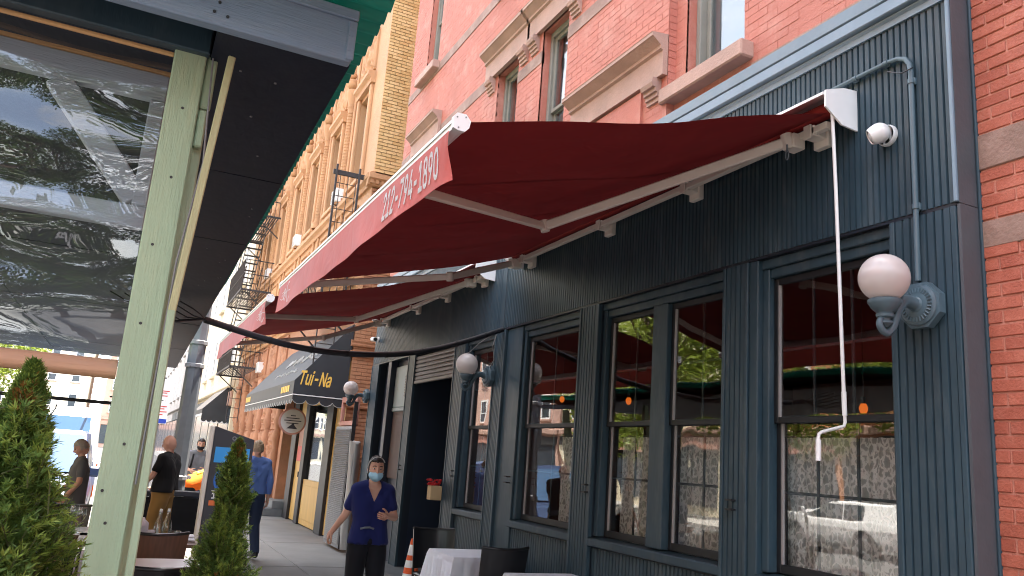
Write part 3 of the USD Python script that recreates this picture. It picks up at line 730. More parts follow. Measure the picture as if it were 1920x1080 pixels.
ey = thing('lifting_eye', 'small steel ring eye hanging under the near arm of the nearest awning', 'ring', (3.42, 3.50, 3.63))
MB().tube([(0, .012*math.cos(t), -.02+.03*math.sin(t)) for t in np.linspace(0, 6.28, 15)], .004, 6).build('ring', 'galvanised', ey)
MB().tube([(0, 0, .05), (0, 0, .005)], .006, 6).build('shank', 'galvanised', ey)

# ================================================================ WALL LAMPS
def lamp(label, y, group=None):
    t = thing('globe_lamp', label, 'wall lamp', (3.64, y, 2.58), sc=.82, group='globe lamps along the teal shopfront')
    RX_ = rotm([0, 1, 0], -90)        # lathe axis along -x
    ang = [math.radians(22.5+45*k) for k in range(8)]
    b = MB().prism([(.155*math.cos(a), .155*math.sin(a)) for a in ang], 0, .055, 'xy')
    v, f = b.arr(); b = MB().add(np.stack([-v[:, 2], v[:, 1], v[:, 0]], 1), f)
    b.build('back_plate', 'fixture_teal', t)
    MB().lathe([(.001, .105), (.03, .105), (.042, .10), (.05, .088), (.075, .085), (.085, .078), (.105, .075), (.118, .070), (.128, .066), (.132, .054)], n=36, R=RX_).build('rosette', 'fixture_teal', t, 35)
    fl = MB()
    for k in range(28):
        a = 2*math.pi*k/28
        fl.tube([(-.079, .080*math.cos(a), .080*math.sin(a)), (-.077, .108*math.cos(a), .108*math.sin(a))], .006, 5)
    fl.build('fluting', 'fixture_teal', t)
    arm = [(-.09, 0, 0), (-.15, 0, .012), (-.20, 0, 0), (-.245, 0, -.05), (-.275, 0, -.12), (-.305, 0, -.18), (-.345, 0, -.215), (-.385, 0, -.205), (-.41, 0, -.17), (-.40, 0, -.14), (-.375, 0, -.13)]
    P = np.array(arm); tt = np.linspace(0, len(P)-1, 40)
    from scipy.interpolate import CubicSpline
    S = CubicSpline(np.arange(len(P)), P)(tt); r = np.interp(tt, [0, 2, 6, 8, 10], [.042, .036, .024, .02, .016])
    MB().tube(S, r, 12).build('arm', 'fixture_teal', t, 50)
    gx = -.36
    MB().lathe([(.012, -.14), (.03, -.125), (.045, -.115), (.045, -.105), (.03, -.095), (.03, -.085), (.05, -.075), (.053, -.06), (.047, -.05), (.068, -.03), (.082, -.015), (.088, .0), (.098, .012), (.098, .03), (.09, .036)], c=(gx, 0, -.045), n=28).build('cup', 'fixture_teal', t, 40)
    MB().ball((gx, 0, .125), .150, 4).build('globe', 'opal', t, True)
    return t
lamp('globe wall lamp beside the near brick wall, largest of the three', 2.76)
lamp('globe wall lamp between the doorway and the first windows, middle one of three', 8.26)
lamp('globe wall lamp at the far corner of the teal shopfront, smallest of three', 13.33)

# ================================================================ CAMERAS, CONDUIT, CABLES
dc = thing('dome_camera', 'white dome security camera on the teal fascia by the near awning end', 'security camera', (3.65, 2.955, 3.60))
Rl = rotm([0, 1, 0], -90)
MB().lathe([(.001, -.0), (.062, .0), (.062, .02), (.056, .03)], n=24, R=Rl).build('base', 'white_metal', dc, 40)
dcb = MB().ball((-.075, .0, 0), .058, 3); dcb.build('ball', 'white_metal', dc, True)
d_ = np.array((-.62, .62, -.42)); d_ /= np.linalg.norm(d_)
zz = d_; xx = np.cross((0, 0, 1), zz); xx /= np.linalg.norm(xx); RR = np.stack([xx, np.cross(zz, xx), zz], 1)
MB().lathe([(.0585, .0), (.054, .028), (.046, .052), (.043, .056), (.04, .05)], c=(-.075, 0, 0), n=24, R=RR).build('hood', 'white_metal', dc, 40)
MB().lathe([(.042, .049), (.001, .045)], c=(-.075, 0, 0), n=20, R=RR).build('lens', 'black_metal', dc)
bc = thing('bullet_camera', 'small white bullet camera at the far end of the teal fascia', 'security camera', (3.65, 13.05, 3.52))
MB().lathe([(.001, .0), (.045, .0), (.045, .02), (.012, .03), (.012, .07)], n=16, R=Rl).build('mount', 'white_metal', bc, 40)
MB().tube([(-.09, .06, .0), (-.09, -.12, -.02)], .04, 14).build('body', 'white_metal', bc, 40)
MB().tube([(-.09, -.121, -.02), (-.09, -.124, -.0203)], .03, 12).build('lens', 'black_metal', bc)
cd = thing('conduit', 'teal painted conduit pipe bending down the fascia to the nearest globe lamp', 'pipe')
cx = 3.630
pts = [(cx, 3.36, 4.035), (cx, 3.10, 4.04), (cx, 2.92, 4.04), (cx, 2.86, 4.032), (cx, 2.815, 4.01), (cx, 2.79, 3.97), (cx, 2.783, 3.92), (cx, 2.783, 3.5), (cx, 2.783, 3.13), (cx, 2.785, 2.72)]
MB().tube(pts, .0145, 12).build('pipe', 'fixture_teal', cd, 50)
for (y, z, dv) in ((3.16, 4.038, (0, 1, 0)), (2.94, 4.04, (0, 1, 0)), (2.783, 3.86, (0, 0, 1)), (2.783, 3.13, (0, 0, 1))):
    c_ = np.array((cx, y, z)); dv = np.array(dv, float)
    MB().tube([c_-dv*.014, c_+dv*.014], .0185, 12).bev(c_-np.array((0, .02, .02))+np.array((.004, 0, 0)), c_+np.array((.021, .02, .02)), .003).build('clamp', 'fixture_teal', cd, 40)
wr = thing('loose_wire', 'thin dark wire dangling at the bend of the fascia conduit', 'wire')
MB().tube([(3.625, 2.93, 3.985), (3.61, 2.88, 3.95), (3.605, 2.82, 3.92), (3.61, 2.77, 3.925), (3.63, 2.77, 3.94)], .0035, 6).build('strand', 'black_rubber', wr)

def raypt(px, py, t):
    """point on the span from the shed edge (t = 0) to the shopfront (t = 1)"""
    return None
hs = thing('cable_hose', 'thick black cable conduit sagging from the dining shed to the shopfront', 'cable')
HP = np.array([(0.47, 6.95, 2.60), (0.90, 7.10, 2.540), (1.40, 7.28, 2.508), (1.95, 7.46, 2.545), (2.50, 7.66, 2.65), (3.05, 7.84, 2.835), (3.63, 8.0, 3.085)])
S = CubicSpline_pts = None
from scipy.interpolate import CubicSpline
S = CubicSpline(np.linspace(0, 1, len(HP)), HP)(np.linspace(0, 1, 48))
MB().tube(S, .028, 12).build('hose', 'black_rubber', hs, 50)
for k in (4, 10, 16, 21, 27, 33, 39, 44):
    d_ = S[k+1]-S[k-1]; d_ /= np.linalg.norm(d_)
    MB().tube([S[k]-d_*.012, S[k]+d_*.012], .0315, 12).build('cable_tie', 'black_metal', hs, 40)
wr2 = thing('loose_wire', 'thin pale wire looping beneath the cable end by the middle globe lamp', 'wire')
MB().tube([(3.55, 8.03, 3.04), (3.45, 8.2, 2.93), (3.5, 8.6, 2.87), (3.6, 9.0, 2.90)], .005, 6).build('strand', 'grey_gate', wr2)
MB().tube([(3.58, 8.02, 3.05), (3.55, 8.05, 2.9), (3.6, 8.1, 2.75), (3.6, 8.2, 2.68)], .006, 6).build('strand', 'grey_gate', wr2)

# ================================================================ CURTAINS AND LAMPS BEHIND THE GLASS
def curtain(label, y0, y1, x=3.90, z0=.95, z1=1.93):
    t = thing('lace_curtain', label, 'curtain')
    n = int((y1-y0)/.012)+2
    P = np.zeros((8, n, 3))
    for j in range(n):
        y = y0+(y1-y0)*j/(n-1)
        for i in range(8):
            s = i/7
            P[i, j] = (x+.010*math.sin(y*38+.8*math.sin(y*5))*(.3+s)+.006*math.sin(y*90), y, z1-(z1-z0)*s)
    MB().grid(P).build('drape', 'lace', t, True)
    MB().tube([(x, y0-.05, z1+.005), (x, y1+.05, z1+.005)], .007, 8).build('rod', 'black_metal', t, 40)
curtain('wide white lace half curtain behind the nearest shop window', 2.98, 4.0)
curtain('white lace half curtain in the near sash of the double window', 4.38, 5.10)
curtain('white lace half curtain in the far sash of the double window', 5.27, 5.90)
curtain('narrow white lace half curtain in the window behind the tables', 6.36, 6.98)
def pendant(label, p_, kind):
    t = thing('pendant_lamp', label, 'lamp', p_)
    MB().tube([(0, 0, .06), (0, 0, 3.08-p_[2])], .004, 6).build('cord', 'black_metal', t)
    MB().tube([(0, 0, .03), (0, 0, .08)], .018, 8).build('socket', 'black_metal', t)
    MB().lathe([(.001, -.05), (.02, -.042), (.03, -.02), (.032, 0), (.022, .025), (.012, .035)], n=14).build('bulb', kind, t, True)
pendant('glowing orange pendant lamp behind the window beside the double window', (5.0, 9.02, 2.50), 'bulb_orange')
pendant('glowing orange bulb seen through the double window', (5.0, 7.50, 2.42), 'bulb_orange')
pendant('glowing orange bulb seen through the nearest shop window', (5.0, 4.34, 2.24), 'bulb_orange')
gl = thing('globe_post_lamp', 'white glass globe lamp indoors behind the window right of the flat pier', 'lamp', (5.2, 9.50-.1, 0))
MB().ball((0, 0, 2.86), .14, 3).build('globe', 'opal', gl, True)
MB().tube([(0, 0, 2.45), (0, 0, 2.72)], .03, 10).build('stem', 'black_metal', gl)

# ================================================================ DINING SHED BY THE KERB
shed = thing('dining_shed', 'timber outdoor dining shed with clear vinyl end wall, green post and navy ceiling', 'shed')
def xe(y): return .43+.016*(y-2.13)
# ceiling sheets, screws, seams
y, k = 2.18, 0
while y < 13.7:
    y2 = min(y+1.22, 13.7)
    for (xl, xr, z_) in ((-2.6, -1.1, 2.80), (-1.094, .058, 2.80), (.062, None, 2.722)):
        a, b = (xe(y+.003), xe(y2-.003)) if xr is None else (xr, xr)
        ya = max(y+.003, 2.378) if xr is not None else y+.003
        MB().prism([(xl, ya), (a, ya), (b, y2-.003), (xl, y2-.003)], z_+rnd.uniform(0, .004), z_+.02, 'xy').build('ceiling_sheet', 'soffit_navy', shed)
    y = y2; k += 1
sc = MB()
for k in range(22):
    yy = 2.3+rnd.random()*6; xx = rnd.uniform(.02, xe(yy)-.02)
    sc.tube([(xx, yy, 2.7195), (xx, yy, 2.7225)], .0045, 6)
tag(sc.build('screw', 'grey_gate', shed), kind='stuff')
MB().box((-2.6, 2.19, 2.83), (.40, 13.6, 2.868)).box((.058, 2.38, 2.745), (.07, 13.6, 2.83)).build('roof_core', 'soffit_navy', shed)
# corrugated green roof sheet, ridges running across the shed
n = 620
ys = np.linspace(1.86, 13.9, n)
zt = 2.905+.011*np.sin(ys*2*np.pi/.076)
G = np.stack([np.stack([np.full(n, x) if x < 0 else .515+.012*(ys-2)+.004*np.sin(ys*3.1), ys, zt], 1) for x in (-2.8, 1)], 0)
MB().grid(G).build('roof_sheet', 'green_sheet', shed, True)
# header boards
MB().bev((-2.6, 2.13, 2.715), (.425, 2.172, 2.862), .004).build('fascia_board', 'beam_blue', shed)
MB().bev((-2.6, 2.118, 2.842), (.43, 2.129, 2.874), .003).build('fascia_cap', 'beam_blue', shed)
MB().bev((.405, 2.124, 2.72), (.4285, 2.132, 2.84), .002).build('fascia_end', 'beam_blue', shed)
MB().bev((-2.6, 2.335, 2.722), (.0575, 2.375, 2.828), .004).build('header', 'teal_paint', shed)
MB().bev((-2.6, 2.376, 2.708), (-.035, 2.39, 2.720), .003).build('glazing_strip', 'raw_wood', shed)
bolts = MB()
for (x, z) in ((.055, 2.835), (.055, 2.81), (.055, 2.78), (.045, 2.75), (.08, 2.745), (-.2, 2.80)):
    bolts.tube([(x, 2.131, z), (x, 2.127, z)], .0045, 7)
tag(bolts.build('bolt', 'black_metal', shed), kind='stuff')
# the green end post: front board, set-back board, blocks
MB().bev((-.036, 2.36, -.02), (.052, 2.398, 2.738), .004).build('post', 'post_green', shed)
MB().bev((-.030, 2.399, -.02), (.080, 2.437, 2.70), .004).build('post_board', 'post_green', shed)
MB().bev((.054, 2.375, 2.57), (.084, 2.398, 2.735), .004).build('post_block', 'post_green', shed)
MB().bev((.054, 2.372, 2.45), (.078, 2.398, 2.565), .004).build('post_block', 'post_green', shed)
k_ = MB()
for (x, z) in ((.01, 2.55), (.012, 2.34), (-.005, 2.14), (.0, 1.92), (.012, 1.60), (.0, 1.40), (-.02, 1.48)):
    k_.tube([(x, 2.3605, z), (x, 2.3585, z)], .0042, 7)
tag(k_.build('nail', 'iron', shed), kind='stuff')
for y in (5.2, 8.0, 10.8, 13.4):
    MB().bev((-.075, y, -.02), (.015, y+.09, 2.72), .005).build('post', 'post_green', shed)
for y in (2.4, 5.2, 8.0, 10.8, 13.4):
    MB().bev((-2.6, y, -.14), (-2.51, y+.09, 2.72), .005).build('post', 'post_green', shed)
# clear vinyl, lower rail
nx, nz = 40, 24
V = np.array([[(-2.5+(2.462)*i/nx, 2.424+.006*math.sin(i*.7+j*.3)+.004*math.sin(j*1.1), 1.80+.92*j/nz) for i in range(nx+1)] for j in range(nz+1)])
MB().grid(V).build('vinyl_panel', 'vinyl', shed, True)
MB().tube([(-2.5, 2.405, 1.793), (-.038, 2.405, 1.793)], .026, 12).build('lower_rail', 'copper_rail', shed, 40)
# timber frame standing just inside
fr = MB
MB().bev((-2.5, 2.64, 2.668), (-.04, 2.68, 2.755), .004).build('inner_beam', 'frame_blue', shed)
MB().bev((-2.5, 2.64, 2.245), (-.04, 2.68, 2.315), .004).build('inner_beam', 'frame_blue', shed)
MB().bev((-.085, 2.64, 2.316), (-.04, 2.68, 2.667), .004).build('inner_post', 'frame_blue', shed)
MB().bar((-.375, 2.66, 2.64), (-.10, 2.66, 2.335), .038, .07, (0, 1, 0), .004) if False else None
c0, c1 = np.array((-.345, 2.66, 2.668)), np.array((-.075, 2.66, 2.335)); dd = c1-c0; L = np.linalg.norm(dd); dd /= L
MB().obox((c0+c1)/2, (L, .038, .075), np.stack([dd, (0, 1, 0), np.cross(dd, (0, 1, 0))], 1), .004).build('brace', 'frame_blue', shed)
MB().bev((-2.5, 2.632, 2.7555), (-.04, 2.66, 2.766), .001).build('inner_strip', 'raw_wood', shed)
# street side wall, deck, far end rails
MB().box((-2.62, 2.3, -.14), (.0, 13.6, -.03)).build('deck', 'brown_shade', shed)
for k in range(3):
    MB().bev((-2.66, 2.42, -.02+k*.12), (-2.615, 13.5, .085+k*.12), .004).build('side_board', 'post_green', shed)
MB().bev((-2.5, 13.42, 2.06), (-.08, 13.46, 2.11), .004).build('end_rail', 'black_metal', shed)
MB().tube([(-1.3+.05*math.cos(t)*8, 13.40, 2.0-.32*math.sin(t)) for t in np.linspace(0, 3.14, 14)], .008, 6).build('hanging_wire', 'black_rubber', shed)
MB().tube([(-.2+.16*math.cos(t), 13.38, 1.98+.2*math.sin(t)) for t in np.linspace(-1.6, 1.8, 14)], .012, 6).build('hanging_wire', 'black_rubber', shed)
lw = thing('leaning_batten', 'thin yellowish wood batten leaning beside the green post', 'batten')
MB().bar((.116, 2.30, 2.715), (.071, 2.335, 1.96), .021, .018, (0, 1, 0), .003).build('batten', 'strip_wood', lw)
MB().bar((.071, 2.335, 1.965), (.077, 2.335, 1.0), .021, .017, (0, 1, 0), .003).build('batten', 'post_green', lw)
wv = thing('loose_wire', 'thin grey wire hanging down between the green post and the batten', 'wire')
MB().tube([(.068, 2.36, 2.725), (.078, 2.355, 2.55), (.088, 2.35, 2.40), (.075, 2.345, 2.25), (.062, 2.35, 2.1), (.06, 2.35, 1.85), (.055, 2.35, 1.5)], .003, 6).build('strand', 'grey_gate', wv)
bx = thing('junction_wires', 'tangle of thin black wires tied at the shed eave where the cable hose starts', 'wires')
for k in range(6):
    a = rnd.uniform(-.05, .05)
    MB().tube([(.47, 6.93, 2.60), (.43-.05*k, 6.9+a, 2.63-.02*k), (.36-.08*k, 6.85, 2.66-.01*k), (.25-.1*k, 6.8, 2.70)], .006, 6).build('strand', 'black_rubber', bx)

# ================================================================ SPRUCES IN POTS
def spruce(label, base, hgt, prof, shoots, nl, nw, seed, dry, lean=(0, 0), z_bot=None):
    """prof: (height fraction, radius) outline; shoots of needles through the crown, brown twigs inside"""
    g = np.random.default_rng(seed)
    t = thing('potted_spruce', label, 'spruce tree', base, group='potted spruces')
    ph = [p[0] for p in prof]; pr = [p[1] for p in prof]
    MB().tube([(0, 0, .28), (lean[0]*.3, lean[1]*.3, .28+hgt*.4), (lean[0], lean[1], .26+hgt)], [.022, .014, .003], 8).build('trunk', 'twig', t, 40)
    MB().lathe([(.001, .02), (.13, .02), (.17, .34), (.185, .345), (.185, .375), (.165, .375), (.16, .33), (.001, .32)], n=24).build('pot', 'kiosk_dark', t, 40)
    N = shoots
    h = g.random(N)**1.15; ph_ = g.random(N)*2*np.pi
    Rm = np.interp(h, ph, pr)*(1+.22*np.sin(ph_*3+h*17+seed)+.14*np.sin(ph_*5-h*31)+.10*np.sin(ph_*2+h*60))
    rr = Rm*np.sqrt(.30+.70*g.random(N))
    ctr = np.stack([lean[0]*h, lean[1]*h], 1)
    tip = np.stack([ctr[:, 0]+rr*np.cos(ph_), ctr[:, 1]+rr*np.sin(ph_), .30+hgt*h], 1)
    d = np.stack([np.cos(ph_), np.sin(ph_), .35+.9*h+g.normal(0, .35, N)], 1)+g.normal(0, .32, (N, 3))
    top = h > .93; d[top] = d[top]*(.5, .5, 1)+(0, 0, 1.2)
    d /= np.linalg.norm(d, axis=1, keepdims=True)
    Ls = nl*(2.6+3.0*g.random(N))
    start = tip-d*Ls[:, None]
    # twigs
    tw = MB()
    for i in range(0, N, 2):
        root = np.array([ctr[i, 0]*.9, ctr[i, 1]*.9, max(tip[i, 2]-.10-.35*rr[i], .3)])
        if i % 6 == 0: tw.tube([root, (root+start[i])/2+(0, 0, -.01), start[i], tip[i]], [nw*1.7, nw*1.3, nw*1.0, nw*.6], 3, False)
        else: tw.tube([start[i], tip[i]], [nw*.9, nw*.5], 3, False)
    tag(tw.build('twigs', 'twig_green', t), kind='stuff')
    dryw = np.zeros(N)
    for (hh, aa, rad, amt) in dry:
        dist = np.sqrt(((h-hh)*hgt)**2+(Rm*np.abs(np.angle(np.exp(1j*(ph_-aa)))))**2); dryw = np.maximum(dryw, amt*np.exp(-(dist/rad)**2))
    inner = rr/np.maximum(Rm, 1e-6)
    cls = np.where(g.random(N) < dryw, 2, np.where((g.random(N) < .48) & (inner > .75), 1, 0))
    for c, (nm, m_) in enumerate((('foliage', 'spruce_needle'), ('young_foliage', 'spruce_tip'), ('dry_foliage', 'spruce_dry'))):
        idx = np.nonzero(cls == c)[0]
        if not len(idx): continue
        per = 34
        s = g.random((len(idx), per))
        o = start[idx][:, None]+d[idx][:, None]*(Ls[idx][:, None]*(.1+.95*s))[..., None]
        q = g.normal(0, 1, (len(idx), per, 3)); q -= d[idx][:, None]*(q*d[idx][:, None]).sum(-1, keepdims=True); q /= np.linalg.norm(q, axis=-1, keepdims=True)
        nd = q+d[idx][:, None]*(.55+.5*s[..., None]); nd /= np.linalg.norm(nd, axis=-1, keepdims=True)
        side = np.cross(nd, d[idx][:, None]); side /= np.linalg.norm(side, axis=-1, keepdims=True)+1e-9
        ln = nl*(.75+.5*g.random((len(idx), per, 1)))
        a, b, e = o-side*nw*.5, o+side*nw*.5, o+nd*ln
        mid = o+nd*ln*.55
        V = np.stack([a, b, mid+side*nw*.55, e, mid-side*nw*.55], 2).reshape(-1, 3)
        k = np.arange(len(V)//5)[:, None]*5
        F = np.vstack([k+[0, 1, 2], k+[0, 2, 4], k+[4, 2, 3]])
        tag(put(nm, (V, F), m_, t), kind='stuff')
    return t
spruce('bright green spruce in the near left corner before the vinyl panel', (-.205, 1.98, .44), 1.02, [(0, .21), (.25, .19), (.45, .165), (.62, .135), (.72, .110), (.80, .082), (.87, .058), (.94, .032), (1, .006)],
       6400, .0165, .0024, 3, [(.60, -2.2, .05, .8), (.93, -1.6, .022, .5), (.42, -2.6, .05, .5)], (.015, 0))
spruce('spruce cut off by the left edge of the picture', (-.46, 2.02, .42), 1.0, [(0, .20), (.3, .18), (.6, .13), (.85, .06), (1, .006)], 3200, .0150, .0022, 5, [(.7, -1.2, .05, .4)])
spruce('slim spruce between the white table and the walking woman, with dry brown twigs low down', (.60, 4.72, .06), 1.29, [(0, .12), (.16, .15), (.34, .172), (.48, .165), (.60, .115), (.70, .085), (.80, .098), (.90, .07), (.96, .035), (1, .006)],
       4200, .020, .0030, 8, [(.96, -1.5, .03, .6), (.33, -1.62, .07, .95), (.42, -1.5, .05, .75), (.26, -1.5, .06, .9)], (.0, 0))
pb = thing('planter_box', 'long dark planter box under the near spruces', 'planter', (-.9, 1.78, -.14))
MB().bev((0, 0, .0), (1.0, .5, .58), .01).build('box', 'post_green', pb)

# ================================================================ TABLES AND CHAIRS
def tablecloth(label, c, w, d, zt=.756, drop=.33, seed=0):
    """square cloth: flat top, hanging sides in folds, corners pulled to points"""
    t = thing('tablecloth', label, 'tablecloth', (c[0], c[1], 0), group='white tablecloths')
    g = np.random.default_rng(seed)
    n = 120; P = []
    per = []
    for k in range(4*n):
        s, u = divmod(k, n); u = u/n*2-1
        p = [(u, -1), (1, u), (-u, 1), (-1, -u)][s]; per.append(p)
    per = np.array(per)*(w/2, d/2)
    cd = np.minimum(np.abs(np.abs(per[:, 0])-w/2)+np.abs(np.abs(per[:, 1])-d/2), .4)     # distance from a corner along the edge
    out = per/np.maximum(np.abs(per)/(w/2, d/2), 1e-9).max(1, keepdims=True)
    nrm = np.where((np.abs(per[:, 0])/(w/2) >= np.abs(per[:, 1])/(d/2))[:, None], np.stack([np.sign(per[:, 0]), 0*per[:, 0]], 1), np.stack([0*per[:, 1], np.sign(per[:, 1])], 1))
    diag = np.sign(per)/np.sqrt(2); cw = np.exp(-(cd/.10)**2)[:, None]
    nd = nrm*(1-cw)+diag*cw
    ph = g.random(3)*6
    arc = np.arange(4*n)/n*7
    rows = [np.column_stack([per*.0, np.full(4*n, zt)]), np.column_stack([per*.985, np.full(4*n, zt)]), np.column_stack([per, np.full(4*n, zt-.004)])]
    for i in range(1, 11):
        q = i/10
        fold = .020*np.sin(arc*2.1+ph[0])+.012*np.sin(arc*5.2+ph[1])
        o = (.012+.05*q*cw[:, 0]*1.6+.012*q+fold*q)[:, None]
        rows.append(np.column_stack([per+nd*o, zt-.006-(drop+.10*cw[:, 0])*q+.0*arc]))
    P = np.array(rows); P = np.concatenate([P, P[:, :1]], 1)
    MB().grid(P).build('cloth', 'white_cloth', t, 60)
    return t
def table(label, c, w=.64, d=.64):
    t = thing('dining_table', label, 'table', (c[0], c[1], 0), group='dining tables')
    MB().bev((-w/2+.006, -d/2+.006, .715), (w/2-.006, d/2-.006, .748), .004).build('tabletop', 'chair_brown', t)
    MB().tube([(0, 0, .03), (0, 0, .715)], .035, 12).build('column', 'black_metal', t, 40)
    MB().bev((-.28, -.035, 0), (.28, .035, .03), .008).build('foot', 'black_metal', t)
    MB().bev((-.035, -.28, .001), (.035, .28, .031), .008).build('foot', 'black_metal', t)
    return t
def chair(label, c, rz, m='chair_black', sc=1.0, group=None, panel=None):
    """bistro chair: bent solid back, round-edged seat, four legs; back faces local -y"""
    t = thing('bistro_chair', label, 'chair', (c[0], c[1], 0), rz, group or 'bistro chairs')
    W = .225
    nx, nz = 15, 9
    F = np.array([[(W*(1.0+.05*j/(nz-1))*(2*i/(nx-1)-1), -.20-.05*(j/(nz-1))+.07*(2*i/(nx-1)-1)**2, .50+.385*j/(nz-1)+(.012*(2*i/(nx-1)-1)**2 if j == nz-1 else 0)) for i in range(nx)] for j in range(nz)])
    B = F+(0, -.018, 0)
    mb = MB().grid(F[:, ::-1]).grid(B)
    mb.grid(np.stack([F[-1], B[-1]])).grid(np.stack([B[0], F[0]])).grid(np.stack([F[:, 0], B[:, 0]])).grid(np.stack([B[:, -1], F[:, -1]]))
    bk = mb.build('backrest', m if panel is None else panel, t, 50)
    tr = F[-1]*1.0; MB().tube(tr+(0, -.009, .004), .0135, 8).build('top_rail', m, bk, 50)
    MB().bev((-.21, -.19, .43), (.21, .20, .465), .012).build('seat', m, t)
    for sx in (-1, 1):
        MB().tube([(sx*.205, -.185, .50), (sx*.20, -.17, .40), (sx*.205, -.22, .0)], .015, 8).build('leg', m, t, 40)
        MB().tube([(sx*.19, .185, .44), (sx*.195, .20, .0)], .015, 8).build('leg', m, t, 40)
    return t
table('small square table under the white cloth beside the orange cone', (3.28, 7.52), .66, .66)
tablecloth('white tablecloth draped over the table beside the orange cone', (3.28, 7.52), .67, .67, seed=1)
table('small square table under the white cloth cut off by the bottom edge on the right', (3.36, 5.93), .68, .62)
tablecloth('white tablecloth cut off by the bottom edge of the picture on the right', (3.36, 5.93), .69, .63, seed=2)
table('small square table inside the shed nearest the vinyl wall', (-1.3, 4.6))
tablecloth('white tablecloth inside the shed nearest the vinyl wall', (-1.3, 4.6), .66, .66, seed=5)
table('small square table in the middle of the shed', (-1.5, 6.6))
tablecloth('white tablecloth in the middle of the shed', (-1.5, 6.6), .66, .66, seed=6)
chair('black bent-back chair between the two white tables on the right', (3.24, 6.93), 4)
chair('black chair between the doorway and the white table beside the cone', (3.18, 8.18), 180)
table('small square table under the white cloth before the slim spruce', (.52, 6.40), .60, .62)
tablecloth('white tablecloth on the table before the slim spruce', (.52, 6.40), .61, .63, seed=3)
chair('dark chair cut off by the bottom edge beside the green post', (.33, 5.45), 4)
chair('dark brown bent-back chair before the table with the carafes', (.37, 7.30), 4, panel='chair_brown')
def highchair(label, c, rz):
    """upholstered high-back chair with a pale band along its top"""
    t = thing('high_back_chair', label, 'chair', (c[0], c[1], 0), rz, 'high-back chairs')
    MB().bev((-.22, -.25, .30), (.22, -.19, .895), .015).build('backrest', 'tee_black', t)
    MB().bev((-.222, -.252, .90), (.222, -.188, .975), .012).build('top_band', 'kiosk_dark', t)
    MB().bev((-.22, -.185, .36), (.22, .24, .46), .02).build('seat', 'tee_black', t)
    for sx in (-1, 1):
        for sy in (-.225, .21): MB().bev((sx*.20-.018, sy-.018, 0), (sx*.20+.018, sy+.018, .36), .003).build('leg', 'chair_black', t)
    return t
highchair('black high-back chair standing in front of the grey street light pole', (.99, 11.9), -4)
highchair('black high-back chair beside the man in the black tee, half behind the green post', (.20, 11.6), 10)
# table with carafes, cups, bag
gt = table('bare dark table carrying the carafes and cups', (.28, 8.05), .95, .70)
def carafe(label, x, y):
    t = thing('carafe', label, 'bottle', (x, y, .75), group='carafes on the table')
    MB().lathe([(.001, .002), (.038, .002), (.042, .02), (.042, .10), (.034, .15), (.016, .20), (.014, .235), (.017, .245), (.013, .246), (.011, .2), (.03, .15), (.038, .1), (.038, .01), (.001, .008)], n=18).build('bottle', 'tumbler', t, 40)
    MB().tube([(0, 0, .24), (0, 0, .265)], .013, 10).build('stopper', 'white_metal', t, 40)
carafe('clear swing-top carafe, left one of two beside the plastic tub', .43, 7.95)
carafe('clear swing-top carafe touching the plastic tub', .50, 8.02)
def cup(label, x, y, r=.04, h=.10, m='tumbler', nm='plastic_cup'):
    t = thing(nm, label, 'cup', (x, y, .75))
    MB().lathe([(.001, .002), (r*.8, .002), (r, h), (r*.96, h), (r*.77, .008), (.001, .008)], n=18).build('cup', m, t, 40)
cup('clear plastic tub right of the carafes', .56, 7.86, .055, .09, 'tumbler', 'plastic_tub')
cup('small white paper cup next to the plastic bag', .37, 7.88, .036, .09, 'white_cloth')
pbg = thing('plastic_bag', 'crumpled white plastic bag on the table beside the green post', 'bag', (.265, 7.92, .75))
b_ = trimesh.creation.icosphere(4, 1.0); v = b_.vertices*(.085, .07, .10)+(0, 0, .095); v = clutter(v, .035, 9, 4); v[:, 2] = np.maximum(v[:, 2], .002)
put('bag', (v, b_.faces), 'white_cloth', pbg, True)
nap = thing('folded_napkin', 'cream folded napkins stacked at the right end of the carafe table', 'napkin', (.66, 7.95, .75))
MB().bev((-.085, -.06, .001), (.085, .06, .03), .012).bev((-.07, -.05, .031), (.08, .055, .055), .012).build('cloth', 'white_cloth', nap)
def wineglass(label, x, y):
    t = thing('wine_glass', label, 'glass', (x, y, .75), group='wine glasses inside the shed')
    MB().lathe([(.001, .003), (.035, .002), (.034, .005), (.004, .010), (.0035, .09), (.02, .105), (.038, .14), (.04, .17), (.033, .215), (.0315, .215), (.0385, .17), (.036, .14), (.018, .108), (.001, .1)], n=20).build('glass', 'tumbler', t, 40)
table('dark table inside the shed carrying the wine glasses', (-.45, 8.55), .75, .75)
wineglass('wine glass inside the shed nearest the green post', -.20, 8.40)
wineglass('wine glass inside the shed, middle one of three', -.27, 8.62)
wineglass('wine glass inside the shed, left one of three', -.36, 8.45)
chair('dark chair inside the shed behind the wine glasses', (-.40, 9.35), 176)
